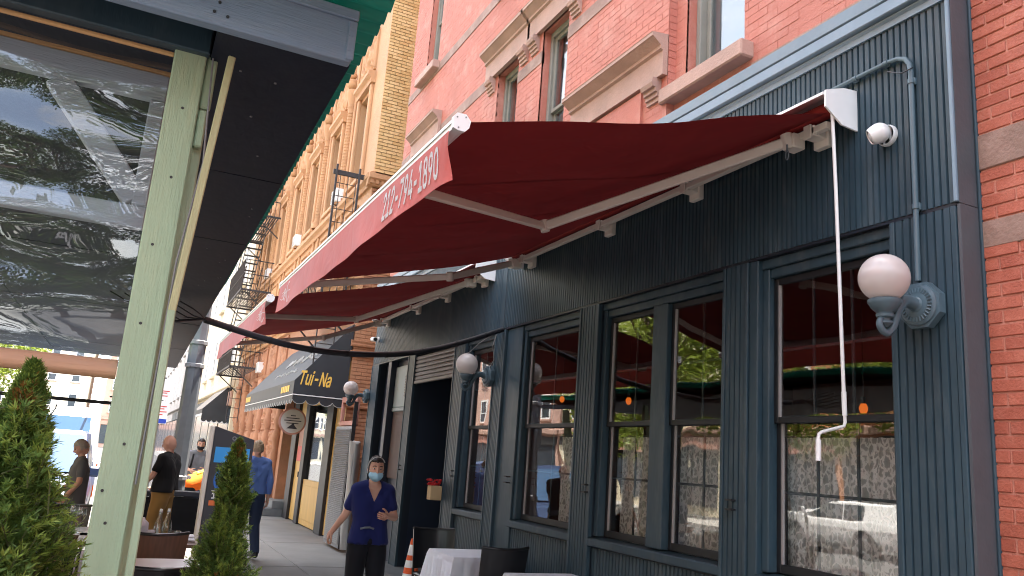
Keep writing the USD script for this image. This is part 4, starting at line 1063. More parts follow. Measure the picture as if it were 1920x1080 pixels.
# cone, flowers
cn = thing('traffic_cone', 'orange traffic cone with two white bands by the door step', 'cone', (3.24, 9.17, 0))
def rc(z): return .030+(.71-z)*.155
MB().bev((-.18, -.18, 0), (.18, .18, .03), .008).build('base', 'black_rubber', cn)
zs = [(.03, .22, 'orange_plastic'), (.22, .33, 'white_paint'), (.33, .37, 'orange_plastic'), (.37, .395, 'orange_plastic'), (.395, .475, 'white_paint'), (.475, .53, 'orange_plastic'), (.53, .645, 'white_paint'), (.645, .71, 'orange_plastic')]
for a, b, m_ in zs:
    MB().lathe([(rc(a)*1.0, a), (rc(b), b)]+([(rc(b)*.7, b+.002), (.001, b+.002)] if b > .7 else []), n=28).build('band' if m_ == 'white_paint' else 'body', m_, cn, 50)
pbx = thing('wall_planter', 'small tan box of red flowers fixed by the doorway', 'planter', (3.56, 9.44, 1.14))
MB().bev((-.075, -.01, 0), (.075, .11, .17), .006).build('box', 'paper_bag', pbx)
fl = MB()
for k in range(26):
    c_ = (rnd.uniform(-.09, .06), rnd.uniform(0, .10), .17+rnd.uniform(.0, .08)); fl.ball(c_, rnd.uniform(.012, .024), 1, (1, 1, .6))
tag(fl.build('flowers', 'red_flower', pbx), kind='stuff')

# ================================================================ TAN TERRACOTTA BUILDING
tan = thing('tan_terracotta_building', 'ornate tan terracotta building with arched relief panels and a yellow shopfront', 'building')
TX, TY0, TY1 = 3.72, 15.0, 31.4
bays = [16.45, 18.9, 21.3, 23.7, 26.1, 28.5, 30.6]
holes = [(y-.42, y+.42, 7.35, 9.35) for y in bays]
MB().box((4.2, TY0+.02, -.1), (14, TY1, 12.6)).box((3.98, TY0+.05, 3.2), (4.2, TY1, 3.6)).build('core', 'tan_lower', tan)
wm = MB(); wall(wm, TX, 4.2, TY0+.012, TY1, 5.0, 12.4, holes); wm.build('wall', 'tan_stone', tan)
MB().box((TX+.02, 21.4, -.1), (4.2, TY1, 5.0)).box((TX+.02, TY0+.05, 3.6), (4.2, 21.4, 5.0)).build('lower_wall', 'tan_lower', tan)
def relief(y0, y1, z0, z1, x, m, seed, amp=.06, dens=22):
    """carved panel: raised moulded frame round a field of scrolls"""
    ny, nz = int((y1-y0)*dens)+2, int((z1-z0)*dens)+2
    Y, Z = np.meshgrid(np.linspace(y0, y1, ny), np.linspace(z0, z1, nz))
    q = meshkit.fbm(np.stack([Y*3.2, Z*3.2, np.full_like(Y, seed*1.7)], -1), 3, seed)
    sw = np.sin(q*26)*.5+.5
    mir = np.abs(Y-(y0+y1)/2)
    sw = .6*sw+.4*(np.sin(mir*17+np.sin(Z*9)*1.6)*.5+.5)
    edge = np.minimum(np.minimum(Y-y0, y1-Y), np.minimum(Z-z0, z1-Z))
    X = x-.01-amp*sw*np.clip(edge/.06-.4, 0, 1)
    pp = MB().grid(np.stack([X, Y, Z], -1)).build('relief_panel', m, tan, True)
    f = MB(); w_ = .05
    f.bev((x-.05, y0-w_, z0-w_), (x+.01, y1+w_, z0), .012).bev((x-.05, y0-w_, z1), (x+.01, y1+w_, z1+w_), .012).bev((x-.05, y0-w_, z0), (x+.01, y0, z1), .012).bev((x-.05, y1, z0), (x+.01, y1+w_, z1), .012)
    f.build('frame', m, pp)
def mould(name, prof, y0, y1, m): return MB().prism(prof, y0, y1, 'xz').build(name, m, tan)
# belt course and sill course
mould('belt_course', [(TX+.02, 4.72), (TX-.06, 4.72), (TX-.08, 4.82), (TX-.18, 4.92), (TX-.20, 5.02), (TX-.30, 5.08), (TX-.31, 5.18), (TX-.08, 5.26), (TX+.02, 5.28)], TY0-.10, TY1, 'tan_stone')
mould('sill_course', [(TX+.02, 6.86), (TX-.05, 6.86), (TX-.07, 6.95), (TX-.13, 7.0), (TX-.14, 7.08), (TX-.04, 7.14), (TX+.02, 7.15)], TY0-.06, TY1, 'tan_stone')
for k in range(160):
    pass
dt = MB()
for k in range(int((TY1-TY0)/.14)):
    y = TY0+.02+k*.14; dt.box((TX-.15, y, 4.83), (TX-.05, y+.075, 4.91))
tag(dt.build('dentils', 'tan_stone', tan), kind='stuff')
mould('cornice', [(TX, 11.7), (TX-.1, 11.75), (TX-.35, 12.1), (TX-.5, 12.2), (TX-.5, 12.45), (TX, 12.6)], TY0, TY1, 'tan_stone')
for i, y in enumerate(bays):
    # window
    fr = MB(); z0, z1 = 7.35, 9.35
    for a, b in (((y-.42, z0), (y-.37, z1)), ((y+.37, z0), (y+.42, z1)), ((y-.37, z1-.06), (y+.37, z1)), ((y-.37, z0), (y+.37, z0+.06)), ((y-.37, 8.32), (y+.37, 8.39))):
        fr.bev((TX+.12, a[0], a[1]), (TX+.20, b[0], b[1]), .006)
    wn = fr.build('window', 'window_paint', tan)
    MB().box((TX+.17, y-.37, z0+.05), (TX+.175, y+.37, z1-.05)).build('pane', 'far_window', wn)
    # surround, sill, hood
    for s in (-1, 1):
        MB().bev((TX-.07, y+s*.50-.07, 7.15), (TX+.01, y+s*.50+.07, 9.45), .02).build('jamb_moulding', 'tan_stone', wn)
    MB().bev((TX-.10, y-.55, 7.24), (TX+.10, y+.55, 7.345), .015).build('sill', 'tan_stone', wn)
    MB().prism([(TX+.02, 9.45), (TX-.09, 9.45), (TX-.10, 9.55), (TX-.17, 9.62), (TX-.17, 9.70), (TX+.02, 9.74)], y-.62, y+.62, 'xz').build('hood', 'tan_stone', wn)
    relief(y-.5, y+.5, 9.85, 10.75, TX, 'tan_stone', 3+i, .10)
    relief(y-.45, y+.45, 5.55, 6.65, TX, 'tan_stone', 13+i, .07)
    # colonnette with rings, between the bays
    yc = y+1.2 if i < len(bays)-1 else y+.62
    yc = (bays[i]+bays[i+1])/2 if i < len(bays)-1 else yc
    prof = [(.13, 7.15), (.13, 7.3), (.085, 7.36)]
    col = MB().lathe([(.15, 7.15), (.15, 7.28), (.10, 7.36), (.09, 9.5), (.12, 9.55), (.10, 9.62), (.17, 9.85), (.17, 9.98), (.001, 9.98)], c=(TX-.03, yc, 0), n=14).build('colonnette', 'tan_stone', tan, 40)
    rg = MB()
    for k in range(26): rg.lathe([(.09, -.022), (.108, 0), (.09, .022)], c=(TX-.03, yc, 7.45+k*.078), n=10)
    tag(rg.build('rings', 'tan_stone', col), kind='stuff')
    for s in (-1, 1):
        MB().bev((TX-.045, yc+s*.27-.05, 5.3), (TX+.01, yc+s*.27+.05, 11.6), .02).build('pier_strip', 'tan_stone', tan)
    ball = MB().ball((TX-.08, yc, 10.15), .14, 2).ball((TX-.1, yc, 10.38), .09, 2).build('boss', 'tan_stone', tan, True)
    tag(ball, kind='stuff')
# side wall, seen beyond the red building: yellow bricks above, brown below
MB().box((TX+.01, TY0+.012, 7.1), (4.7, TY0+.05, 12.6)).build('side_mortar', 'yellow_mortar', tan)
MB().box((TX+.01, TY0+.012, 0), (4.7, TY0+.05, 7.1)).build('side_mortar', 'brown_brick_b', tan)
nb2 = 0; rest2 = MB(); CRT = .072
for row in range(76):
    z = 7.16+row*CRT; x = TX-(row % 2)*.105
    while x < 4.66:
        a, b = max(x, TX)+.004, min(x+.21, 4.66)-.006
        if b-a > .03:
            if nb2 < 190 and x < 4.25 and z < 11.2:
                MB().box((a, TY0-.0+rnd.uniform(-.002, .003), z), (b, TY0+.03, z+CRT-.012)).build('brick', 'yellow_brick_'+rnd.choice('abcaac'), tan); nb2 += 1
            else: rest2.box((a, TY0+rnd.uniform(-.002, .003), z), (b, TY0+.03, z+CRT-.012))
        x += .21
tag(rest2.build('side_brickwork', 'yellow_brick_a', tan), kind='stuff')
nb3 = 0; rest3 = MB()
for row in range(94):
    z = .05+row*CRT; x = TX-(row % 2)*.105
    while x < 4.5:
        a, b = max(x, TX)+.004, min(x+.21, 4.5)-.006
        if b-a > .03:
            if nb3 < 105 and 1.2 < z < 4.2:
                MB().box((a, TY0+rnd.uniform(-.003, .003), z), (b, TY0+.03, z+CRT-.012)).build('brick', 'brown_brick_'+rnd.choice('abc'), tan); nb3 += 1
            else: rest3.box((a, TY0+rnd.uniform(-.003, .003), z), (b, TY0+.03, z+CRT-.012))
        x += .21
tag(rest3.build('pier_brickwork', 'brown_brick_a', tan), kind='stuff')
MB().prism([(TY0+.04, 6.82), (TY0-.06, 6.84), (TY0-.10, 6.93), (TY0-.17, 6.97), (TY0-.17, 7.07), (TY0+.04, 7.12)], TX-.12, 4.7, 'yz').build('side_cornice', 'tan_stone', tan)
dt = MB()
for k in range(9): dt.box((TX-.08+k*.11, TY0-.13, 6.87), (TX-.02+k*.11, TY0-.03, 6.945))
tag(dt.build('side_dentils', 'tan_stone', tan), kind='stuff')
for z in (1.45, 2.45, 3.42, 3.62):
    MB().prism([(TY0+.03, z), (TY0-.04, z), (TY0-.05, z+.03), (TY0-.02, z+.06), (TY0-.04, z+.10), (TY0+.03, z+.12)], TX-.05, 4.5, 'yz').build('band_moulding', 'brown_brick_a', tan)
# carved lower piers beyond the black canopy
for k, y in enumerate((21.9, 23.6, 25.3, 27.0, 28.7, 30.4)):
    MB().lathe([(.2, 0), (.2, .35), (.13, .5), (.10, .62), (.15, .8), (.15, .95), (.09, 1.1), (.13, 1.3), (.15, 1.42), (.09, 1.6), (.13, 1.8), (.15, 1.95), (.09, 2.1), (.16, 2.3), (.12, 2.45), (.10, 2.7), (.13, 2.9), (.18, 3.15), (.2, 3.3), (.2, 3.4), (.001, 3.4)], c=(TX-.02, y, 0), n=16).build('carved_pier', 'tan_lower', tan, 40)
    MB().bev((TX-.2, y-.34, 3.4), (TX+.03, y+.34, 3.62), .03).build('pier_cap', 'tan_lower', tan)
    relief(y+.42, y+1.28, 3.7, 4.6, TX+.02, 'tan_lower', 40+k, .10)
    relief(y+.42, y+1.28, 2.3, 3.4, TX+.02, 'tan_lower', 50+k, .13)
    relief(y+.42, y+1.28, .9, 2.1, TX+.02, 'tan_lower', 60+k, .13)
mould('lower_band', [(TX+.02, 3.6), (TX-.1, 3.62), (TX-.16, 3.7), (TX-.02, 3.76)], 21.4, TY1, 'tan_lower')
# yellow shopfront under the black canopy
SX = 3.85
def shop_part(nm, y0, y1, z0, z1, m, x0=SX, x1=SX+.1, r=.008): return MB().bev((x0, y0, z0), (x1, y1, z1), r).build(nm, m, tan)
shop_part('yellow_board', 15.06, 16.30, 0.02, 3.4, 'wood_yellow', SX+.01)
shop_part('black_post', 16.30, 16.85, 0, 3.4, 'black_metal', SX-.06)
shop_part('yellow_panel', 16.85, 18.68, .02, .98, 'wood_yellow')
MB().bev((SX-.015, 16.98, .14), (SX, 18.55, .86), .01).build('raised_panel', 'wood_yellow', tan)
sw_ = shop_part('shop_window', 16.85, 18.68, 2.62, 3.4, 'wood_yellow')
MB().box((SX+.03, 16.85, .98), (SX+.04, 18.68, 2.62)).build('pane', 'pane_far', sw_)
shop_part('black_post', 18.68, 19.05, 0, 3.4, 'black_metal', SX-.05)
shop_part('yellow_door', 19.05, 19.85, .02, 3.4, 'wood_yellow', SX+.01)
MB().tube([(SX-.03, 19.2, 1.0), (SX-.03, 19.2, 1.12)], .015, 8).build('door_handle', 'black_metal', tan)
ps = MB().bev((SX-.004, 19.15, 1.35), (SX+.01, 19.75, 2.3), .002).build('poster', 'pink_frame', tan)
MB().bev((SX-.008, 19.2, 1.36), (SX-.004, 19.7, 1.7), .001).build('poster_block', 'sign_red', ps)
shop_part('black_post', 19.85, 20.4, 0, 3.4, 'black_metal', SX-.06)
MB().box((4.1, 20.4, .2), (4.12, 22.0, 2.7)).build('entry_glass', 'pane_far', tan)
shop_part('yellow_panel', 20.5, 21.9, .3, .95, 'wood_yellow', 4.02, 4.08)
shop_part('black_post', 21.95, 22.2, 0, 3.2, 'black_metal', SX-.04)
MB().box((4.12, 15.1, 0), (4.19, 22.2, 3.5)).build('shop_interior', 'pale_panel', tan)
for k in range(2): MB().bev((3.25+.3*k, 20.5, .18*k), (4.0, 21.8, .18*(k+1)), .01).build('entry_step', 'step_stone', tan)

# ---- the black canopy
cpy = thing('shop_canopy', 'black fabric canopy over the yellow shopfront lettered Tui-Na in gold', 'canopy')
CY0, CY1, CXF, CXW, CZF, CZW = 15.08, 21.4, 2.72, 3.715, 2.60, 4.05
CZK = 2.86                         # where the slope breaks to the upright front
F_ = MB()
F_.grid([[(CXW, CY0, CZW), (CXW, CY1, CZW)], [(CXF, CY0, CZK), (CXF, CY1, CZK)], [(CXF, CY0, CZF), (CXF, CY1, CZF)]])
F_.build('slope', 'canopy_black', cpy)
for y in (CY0, CY1):
    MB().prism([(CXW, CZW), (CXF, CZK), (CXF, CZF), (CXW, CZF)], y-.004, y+.004, 'xz').build('side', 'canopy_black', cpy)
def scallop(p, q, n):
    p, q = np.array(p, float), np.array(q, float); top, bot = [], []
    for k in range(n*10+1):
        u = k/(n*10); w_ = abs(math.sin(u*n*math.pi)); top.append(p+(q-p)*u); bot.append(p+(q-p)*u-np.array((0, 0, .09+.075*w_**.6)))
    return np.array(top), np.array(bot)
for p, q, n in (((CXF, CY0, CZF), (CXF, CY1, CZF), 24), ((CXF, CY0-.005, CZF), (CXW, CY0-.005, CZF), 4)):
    t_, b_ = scallop(p, q, n); vv = MB().grid(np.stack([t_, b_])).build('scalloped_valance', 'canopy_black', cpy)
    MB().tube(b_, .0045, 4).build('edge_trim', 'grey_print', vv)
    MB().tube(t_+(0, -.004, 0), .010, 5).build('piping', 'white_paint', vv)
v, f = lettering('Tui-Na', .25, .004, True)
w_ = v[:, 0].max(); sxx = .60/w_
vv = np.stack([CXF+.06+(v[:, 0]+v[:, 1]*.32)*sxx, np.full(len(v), CY0-.006)-v[:, 2], CZF+.20+v[:, 1]+.06*(0)], 1)
MB().add(vv, f).build('lettering', 'gold_paint', cpy)
# worn script on the slope: loose brush strokes
g_ = np.random.default_rng(5); st = MB()
def on_slope(y, s): return np.array((CXF+(CXW-CXF)*s-.006, y, CZK+(CZW-CZK)*s+.006))
for (yc, sc_, wd, hh) in ((17.2, .52, 3.2, .20), (17.4, .25, 2.6, .08)):
    n_ = 46; path = []
    for k in range(n_*6):
        u = k/(n_*6); path.append(on_slope(yc+wd*(.5-u)+.06*math.sin(u*60), sc_+hh*.5*math.sin(u*75)*(.6+.4*math.sin(u*23))))
    path = np.array(path)
    for a in range(0, len(path)-14, 22): st.tube(path[a:a+g_.integers(12, 20)], .018 if hh > .1 else .011, 4)
tag(st.build('worn_script', 'grey_print', cpy), kind='stuff')
gs = MB()
for y_ in (15.5, 15.68, 15.86, 16.04, 16.22, 20.6, 20.8, 21.0, 21.2):
    gs.box((CXF-.008, y_, CZF+.07), (CXF-.003, y_+.12, CZF+.19))
tag(gs.build('front_print', 'gold_paint', cpy), kind='stuff')
sg = thing('round_sign', 'round grey hanging sign board below the black canopy', 'sign', (3.05, 16.55, 2.16))
MB().lathe([(.001, -.02), (.25, -.02), (.27, -.01), (.27, .01), (.25, .02), (.001, .02)], n=36, R=rotm([1, 0, 0], 90)).build('rim', 'pink_frame', sg, 40)
MB().lathe([(.001, -.0), (.235, -.0)], c=(0, -.0225, 0), n=30, R=rotm([1, 0, 0], 90)).build('face', 'grey_print', sg)
lt = MB()
for k, w_ in enumerate((.10, .26, .34, .24)): lt.box((-w_/2, -.026, .1-k*.05), (w_/2, -.0235, .118-k*.05))
lt.prism([(-.11, -.15), (.11, -.15), (.05, -.09), (.02, -.03), (-.03, -.08)], -.026, -.0235, 'xz')
tag(lt.build('print', 'kiosk_dark', sg), kind='stuff')
MB().tube([(0, 0, .27), (0, 0, .42)], .008, 6).build('hanger', 'black_metal', sg)

# ================================================================ FIRE ESCAPES
def railing(mb, p, q, z0, z1, step=.13, r=.009):
    p, q = np.array(p, float), np.array(q, float); L = np.linalg.norm(q-p); n = max(2, int(L/step))
    for k in range(n+1):
        c = p+(q-p)*k/n; mb.tube([(c[0], c[1], z0), (c[0], c[1], z1)], r, 4, False)
def fire_escape(label, y0, y1, levels, x0=2.85, stairs=True, ladder=None):
    t = thing('fire_escape', label, 'fire escape', group='fire escapes on the tan building')
    for zl in levels:
        d = MB()
        for k in range(int((TX-x0)/.075)): d.box((x0+k*.075, y0, zl), (x0+k*.075+.035, y1, zl+.012))
        dk = d.build('grating', 'iron', t); tag(dk, kind='stuff')
        fr_ = MB().bev((x0-.03, y0-.03, zl-.06), (x0+.02, y1+.03, zl+.012), .004).bev((x0, y0-.03, zl-.06), (TX, y0+.02, zl-.002), .004).bev((x0, y1-.02, zl-.06), (TX, y1+.03, zl-.002), .004)
        fr_.build('deck_frame', 'iron', t)
        for y in (y0+.1, y1-.1):
            MB().tube([(x0+.1, y, zl-.06), (TX, y, zl-.75)], .02, 6).build('bracket', 'iron', t)
        r_ = MB(); railing(r_, (x0, y0, 0), (x0, y1, 0), zl, zl+.95); railing(r_, (x0, y0, 0), (TX, y0, 0), zl, zl+.95); railing(r_, (x0, y1, 0), (TX, y1, 0), zl, zl+.95)
        tag(r_.build('balusters', 'iron', t), kind='stuff')
        for zz_ in (.5, .97):
            MB().tube([(TX, y0, zl+zz_), (x0, y0, zl+zz_), (x0, y1, zl+zz_), (TX, y1, zl+zz_)], .018, 6).build('handrail', 'iron', t)
    if stairs:
        for za, zb in zip(levels[:-1], levels[1:]):
            a, b = np.array((x0+.35, y1-.5, za)), np.array((x0+.35, y0+.5, zb))
            for s in (-.25, .25): MB().bar(a+(s, 0, 0), b+(s, 0, 0), .02, .12).build('stringer', 'iron', t)
            n = 12
            for k in range(1, n):
                c = a+(b-a)*k/n; MB().box(c-np.array((.24, .09, .01)), c+np.array((.24, .09, .01))).build('tread', 'iron', t)
            for s in (-.25, .25): MB().tube([a+(s, 0, .85), b+(s, 0, .85)], .015, 6).build('handrail', 'iron', t)
    if ladder:
        xa, xb, yl, za, zb = ladder
        for x in (xa, xb): MB().tube([(x, yl, za), (x, yl, zb)], .014, 6).build('ladder_rail', 'iron', t)
        for k in range(int((zb-za)/.30)): MB().tube([(xa, yl, za+.15+k*.30), (xb, yl, za+.15+k*.30)], .010, 6).build('rung', 'iron', t)
    return t
fe1 = fire_escape('near fire escape balcony with a drop ladder in front of the black canopy', 15.25, 18.2, [4.5], 2.92, False, (3.02, 3.36, 15.12, 2.55, 4.5))
MB().bev((2.97, 15.245, 7.02), (3.80, 15.29, 7.12), .006).build('top_bar', 'iron', fe1)
for x in (3.12, 3.28, 3.44): MB().tube([(x, 15.25, 7.03), (x, 15.25, 5.2)], .008, 6).build('wire_bar', 'iron', fe1)
for k in range(6): MB().tube([(3.05, 15.26, 6.85-.27*k), (3.44, 15.26, 6.85-.27*k)], .008, 6).build('wire_rung', 'iron', fe1)
for x in (3.03, 3.49): MB().bev((x-.02, 15.2, 4.4), (x+.02, 15.24, 7.22), .005).build('end_post', 'iron', fe1)
fire_escape('far black iron fire escape with stairs between two balconies', 26.6, 30.6, [4.05, 6.55, 9.1], 2.75, True, (2.9, 3.25, 27.0, 2.3, 4.0))
for k, (y, z, lb) in enumerate(((17.75, 7.35, 'nearest of three white air conditioners on the tan building'), (22.5, 7.35, 'middle of three white air conditioners on the tan building'), (27.4, 7.3, 'white air conditioner beside the far fire escape on the tan building'), (26.3, 4.05, 'white air conditioner low on the tan building beside the canopy top'))):
    ac_ = thing('air_conditioner', lb, 'air conditioner', (3.58, y, z), group='white air conditioners on the tan building')
    MB().bev((-.06, -.22, -.16), (.2, .22, .16), .015).build('case', 'white_metal', ac_)
    gq = MB()
    for j in range(7): gq.box((-.065, -.18, -.13+j*.038), (-.0605, .18, -.112+j*.038))
    tag(gq.build('grille', 'grey_gate', ac_), kind='stuff')
# gate across the alley
al = thing('louvred_gate', 'grey louvred metal gate leaf in the alley beside the teal shopfront', 'gate', (3.55, 13.75, 0))
MB().bev((0, 0, .05), (.05, 1.12, 2.08), .006).build('leaf', 'grey_gate', al)
for k in range(62): MB().prism([(-.004, .12+k*.031), (-.022, .128+k*.031), (-.004, .146+k*.031)], .05, 1.07, 'xz').build('louvre', 'grey_gate', al)
MB().bev((-.01, -.02, .05), (.06, -.001, 2.5), .005).build('stile', 'black_metal', al)
pf = thing('timber_gate', 'faded red open timber gate standing above the louvred gate', 'gate', (3.60, 13.8, 0))
for a, b in (((0, .0, 2.10), (.06, 1.1, 2.18)), ((0, .0, 2.52), (.06, 1.1, 2.62)), ((0, .0, 2.181), (.06, .08, 2.519)), ((0, 1.02, 2.181), (.06, 1.1, 2.519))):
    MB().bev(a, b, .006).build('rail', 'pink_frame', pf)
fo = thing('wrapped_roll', 'crumpled silver foil wrapped bundle leaning at the shopfront corner', 'bundle', (3.58, 13.5, 0))
t_ = trimesh.creation.cylinder(.085, 1.75, sections=20); t_ = t_.subdivide().subdivide()
v = clutter(t_.vertices+(0, 0, .95), .06, 7, 3); put('foil', (v, t_.faces), 'foil', fo, 30)
bw = thing('back_wall', 'brick wall closing the alley between the two buildings', 'wall')
MB().box((4.8, 13.06, 0), (5.0, 14.99, 17)).build('wall', 'brown_brick_b', bw)

# ================================================================ FARTHER BUILDINGS
def building(nm, label, x0, x1, y0, y1, h, m, face, cols, rows, z_first=4.6, ww=1.0, wh=1.7, shop=True, trim='brownstone'):
    """simple town house: walls, cornice, sills and framed windows on the street side (face = +1 looks along +x, -1 along -x, 0 along -y)"""
    t = thing(nm, label, 'building')
    MB().box((x0, y0, -.1), (x1, y1, h)).build('wall', m, t)
    def place(u, z, du, dz, dd, inn=0.0):
        if face == 0: return ((x0+u-du, y0-dd, z-dz), (x0+u+du, y0-inn, z+dz))
        xf = x1 if face > 0 else x0
        return ((xf+face*inn, y0+u-du, z-dz), (xf+face*dd, y0+u+du, z+dz))
    W = (x1-x0) if face == 0 else (y1-y0)
    a, b = place(W/2, h-.3, W/2+.1, .3, .45); MB().bev(a, b, .05).build('cornice', trim, t)
    a, b = place(W/2, 3.9, W/2, .18, .22); MB().bev(a, b, .04).build('belt_course', trim, t)
    for i in range(cols):
        u = W*(i+.5)/cols
        for j in range(rows):
            z = z_first+1.0+j*3.2
            if z+wh/2 > h-.7: continue
            f = MB()
            for (du0, dz0, du, dz) in ((-ww/2+.04, 0, .05, wh/2), (ww/2-.04, 0, .05, wh/2), (0, wh/2-.04, ww/2-.1, .05), (0, -wh/2+.04, ww/2-.1, .05), (0, 0, ww/2-.1, .03)):
                a, b = place(u+du0, z+dz0, du, dz, .05); f.box(a, b)
            w_ = f.build('window', 'white_paint', t)
            a, b = place(u, z, ww/2-.05, wh/2-.05, .02, -.01); MB().box(a, b).build('pane', 'far_window', w_)
            a, b = place(u, z-wh/2-.09, ww/2+.12, .07, .14); MB().bev(a, b, .02).build('sill', trim, w_)
        if shop:
            a, b = place(u, 1.7, W/cols/2-.25, 1.3, .03); s_ = MB().box(a, b).build('shop_window', 'far_window', t)
            a, b = place(u, 3.3, W/cols/2-.15, .28, .12); MB().bev(a, b, .03).build('sign_board', rnd.choice(['grey_wall', 'canopy_black', 'pink_frame', 'brownstone']), t)
    return t
building('cream_building', 'plain cream stucco building beyond the tan one', 3.55, 14, 31.6, 58, 15, 'cream_wall', -1, 7, 3, trim='cream_wall')
building('grey_building', 'grey stone building farther down the same side of the street', 3.45, 14, 58.2, 100, 18, 'grey_wall', -1, 9, 4, trim='grey_wall')
building('far_corner_building', 'pale apartment block closing the far end of the street', -3, 16, 128, 150, 34, 'pink_wall', 0, 7, 9)
building('far_end_building', 'beige apartment block at the end of the street left of the pale one', -24, -5, 118, 140, 42, 'cream_wall', 0, 7, 11)
building('orange_house', 'orange brick row house across the road', -30, -18, 10, 27, 19, 'orange_wall', 1, 5, 4)
building('red_house', 'dark red brick row house across the road from the shed', -30, -18, -8, 9.8, 19, 'red_brick_upper', 1, 5, 4)
building('beige_house', 'beige row house across the road, beyond the orange one', -30, -18, 27.2, 46, 21, 'cream_wall', 1, 6, 5)
building('pink_house', 'pinkish row house far along the other side of the road', -30, -18, 46.2, 75, 20, 'pink_wall', 1, 8, 4)
building('grey_house', 'grey row house across the road behind the camera', -30, -18, -40, -8.2, 19, 'grey_wall', 1, 8, 4)
fc = thing('shop_canopy', 'dark striped canopy with scalloped edge beyond the tan building', 'canopy')
MB().grid([[(3.55, 32.4, 3.9), (3.55, 37, 3.9)], [(2.6, 32.4, 2.85), (2.6, 37, 2.85)]]).build('slope', 'grey_wall', fc)
MB().prism([(3.55, 3.9), (2.6, 2.85), (2.6, 2.6), (3.55, 2.6)], 32.39, 32.40, 'xz').build('side', 'canopy_black', fc)
for p, q, n in (((2.6, 32.38, 2.85), (2.6, 37, 2.85), 18), ((2.6, 32.37, 2.62), (3.55, 32.37, 2.62), 5)):
    a_, b_ = scallop(p, q, n); vv = MB().grid(np.stack([a_, b_-(0, 0, .1)])).build('scalloped_valance', 'canopy_black', fc)
    MB().tube(b_-(0, 0, .1), .018, 4).build('edge_trim', 'white_paint', vv)
# ================================================================ STREET FURNITURE
lp = thing('street_light_pole', 'grey painted octagonal street light pole behind the high-back chair', 'lamp post', (.84, 13.0, 0))
MB().lathe([(.17, 0), (.17, .5), (.135, .56), (.13, 1.0), (.118, 3.0), (.085, 8.6), (.001, 8.62)], n=8).build('shaft', 'galvanised', lp)
MB().tube([(0, 0, 8.3), (-.6, 0, 8.8), (-2.2, 0, 8.95)], [.05, .045, .035], 8).build('arm', 'galvanised', lp, 40)
MB().bev((-2.75, -.16, 8.88), (-2.1, .16, 9.02), .05).build('lamp_head', 'galvanised', lp)
for z in (1.05, 2.7, 3.05): MB().lathe([(.122, 0), (.14, .01), (.14, .06), (.122, .07)], c=(0, 0, z), n=12).build('strap', 'grey_gate', lp)
kk = thing('pay_kiosk', 'dark kiosk with slanted top and blue poster panel behind the slim spruce', 'kiosk', (.86, 8.8, 0))
MB().prism([(0, .05), (.40, .05), (.40, 1.68), (.0, 1.79)], 0, .16, 'xz').build('body', 'kiosk_dark', kk)
MB().bev((-.045, -.02, 0), (-.004, .10, 1.79), .006).build('frame_post', 'arm_metal', kk)
MB().box((.03, -.004, 1.43), (.37, -.001, 1.585)).build('sky_band', 'kiosk_sky', kk)
MB().lathe([(.001, 0), (.165, 0)], c=(.22, -.003, 1.26), n=32, R=rotm([1, 0, 0], 90)).build('blue_disc', 'kiosk_blue', kk)
v, f = lettering('10$', .058, .002, True); MB().add(np.stack([.05+v[:, 0], -.002-v[:, 2], 1.075+v[:, 1]], 1), f).build('price', 'white_paint', kk)
MB().box((.04, -.004, 1.005), (.26, -.001, 1.055)).build('orange_label', 'kiosk_orange', kk)
MB().box((.05, -.004, 1.145), (.12, -.001, 1.152)).build('small_print', 'white_paint', kk)
MB().lathe([(.012, 0), (.022, 0)], c=(.20, -.003, 1.68), n=20, R=rotm([1, 0, 0], 90)).build('dial', 'grey_gate', kk)
ps = thing('parking_sign', 'tall white and red parking sign on a steel post beyond the green post', 'sign', (.66, 18.5, 0))
MB().tube([(0, .03, 0), (0, .03, 2.9)], .03, 8).build('post', 'galvanised', ps)
MB().bev((-.155, -.004, 2.42), (.155, .006, 2.85), .003).build('plate', 'white_paint', ps)
MB().bev((-.155, -.004, 1.93), (.155, .006, 2.40), .003).build('plate', 'white_paint', ps)
MB().box((-.15, -.007, 1.94), (.15, -.0045, 2.03)).build('blue_strip', 'sign_blue', ps)
v, f = lettering('P', .12, .002, True); MB().add(np.stack([-.13+v[:, 0], -.005-v[:, 2], 2.66+v[:, 1]], 1), f).build('letter', 'sign_red', ps)
pr = MB()
for z, w_ in ((2.60, .25), (2.56, .2), (2.50, .22), (2.34, .1), (2.28, .24), (2.23, .2), (2.17, .25), (2.11, .18)): pr.box((-.12, -.007, z), (-.12+w_, -.0045, z+.018))
tag(pr.build('small_print', 'sign_red', ps), kind='stuff')
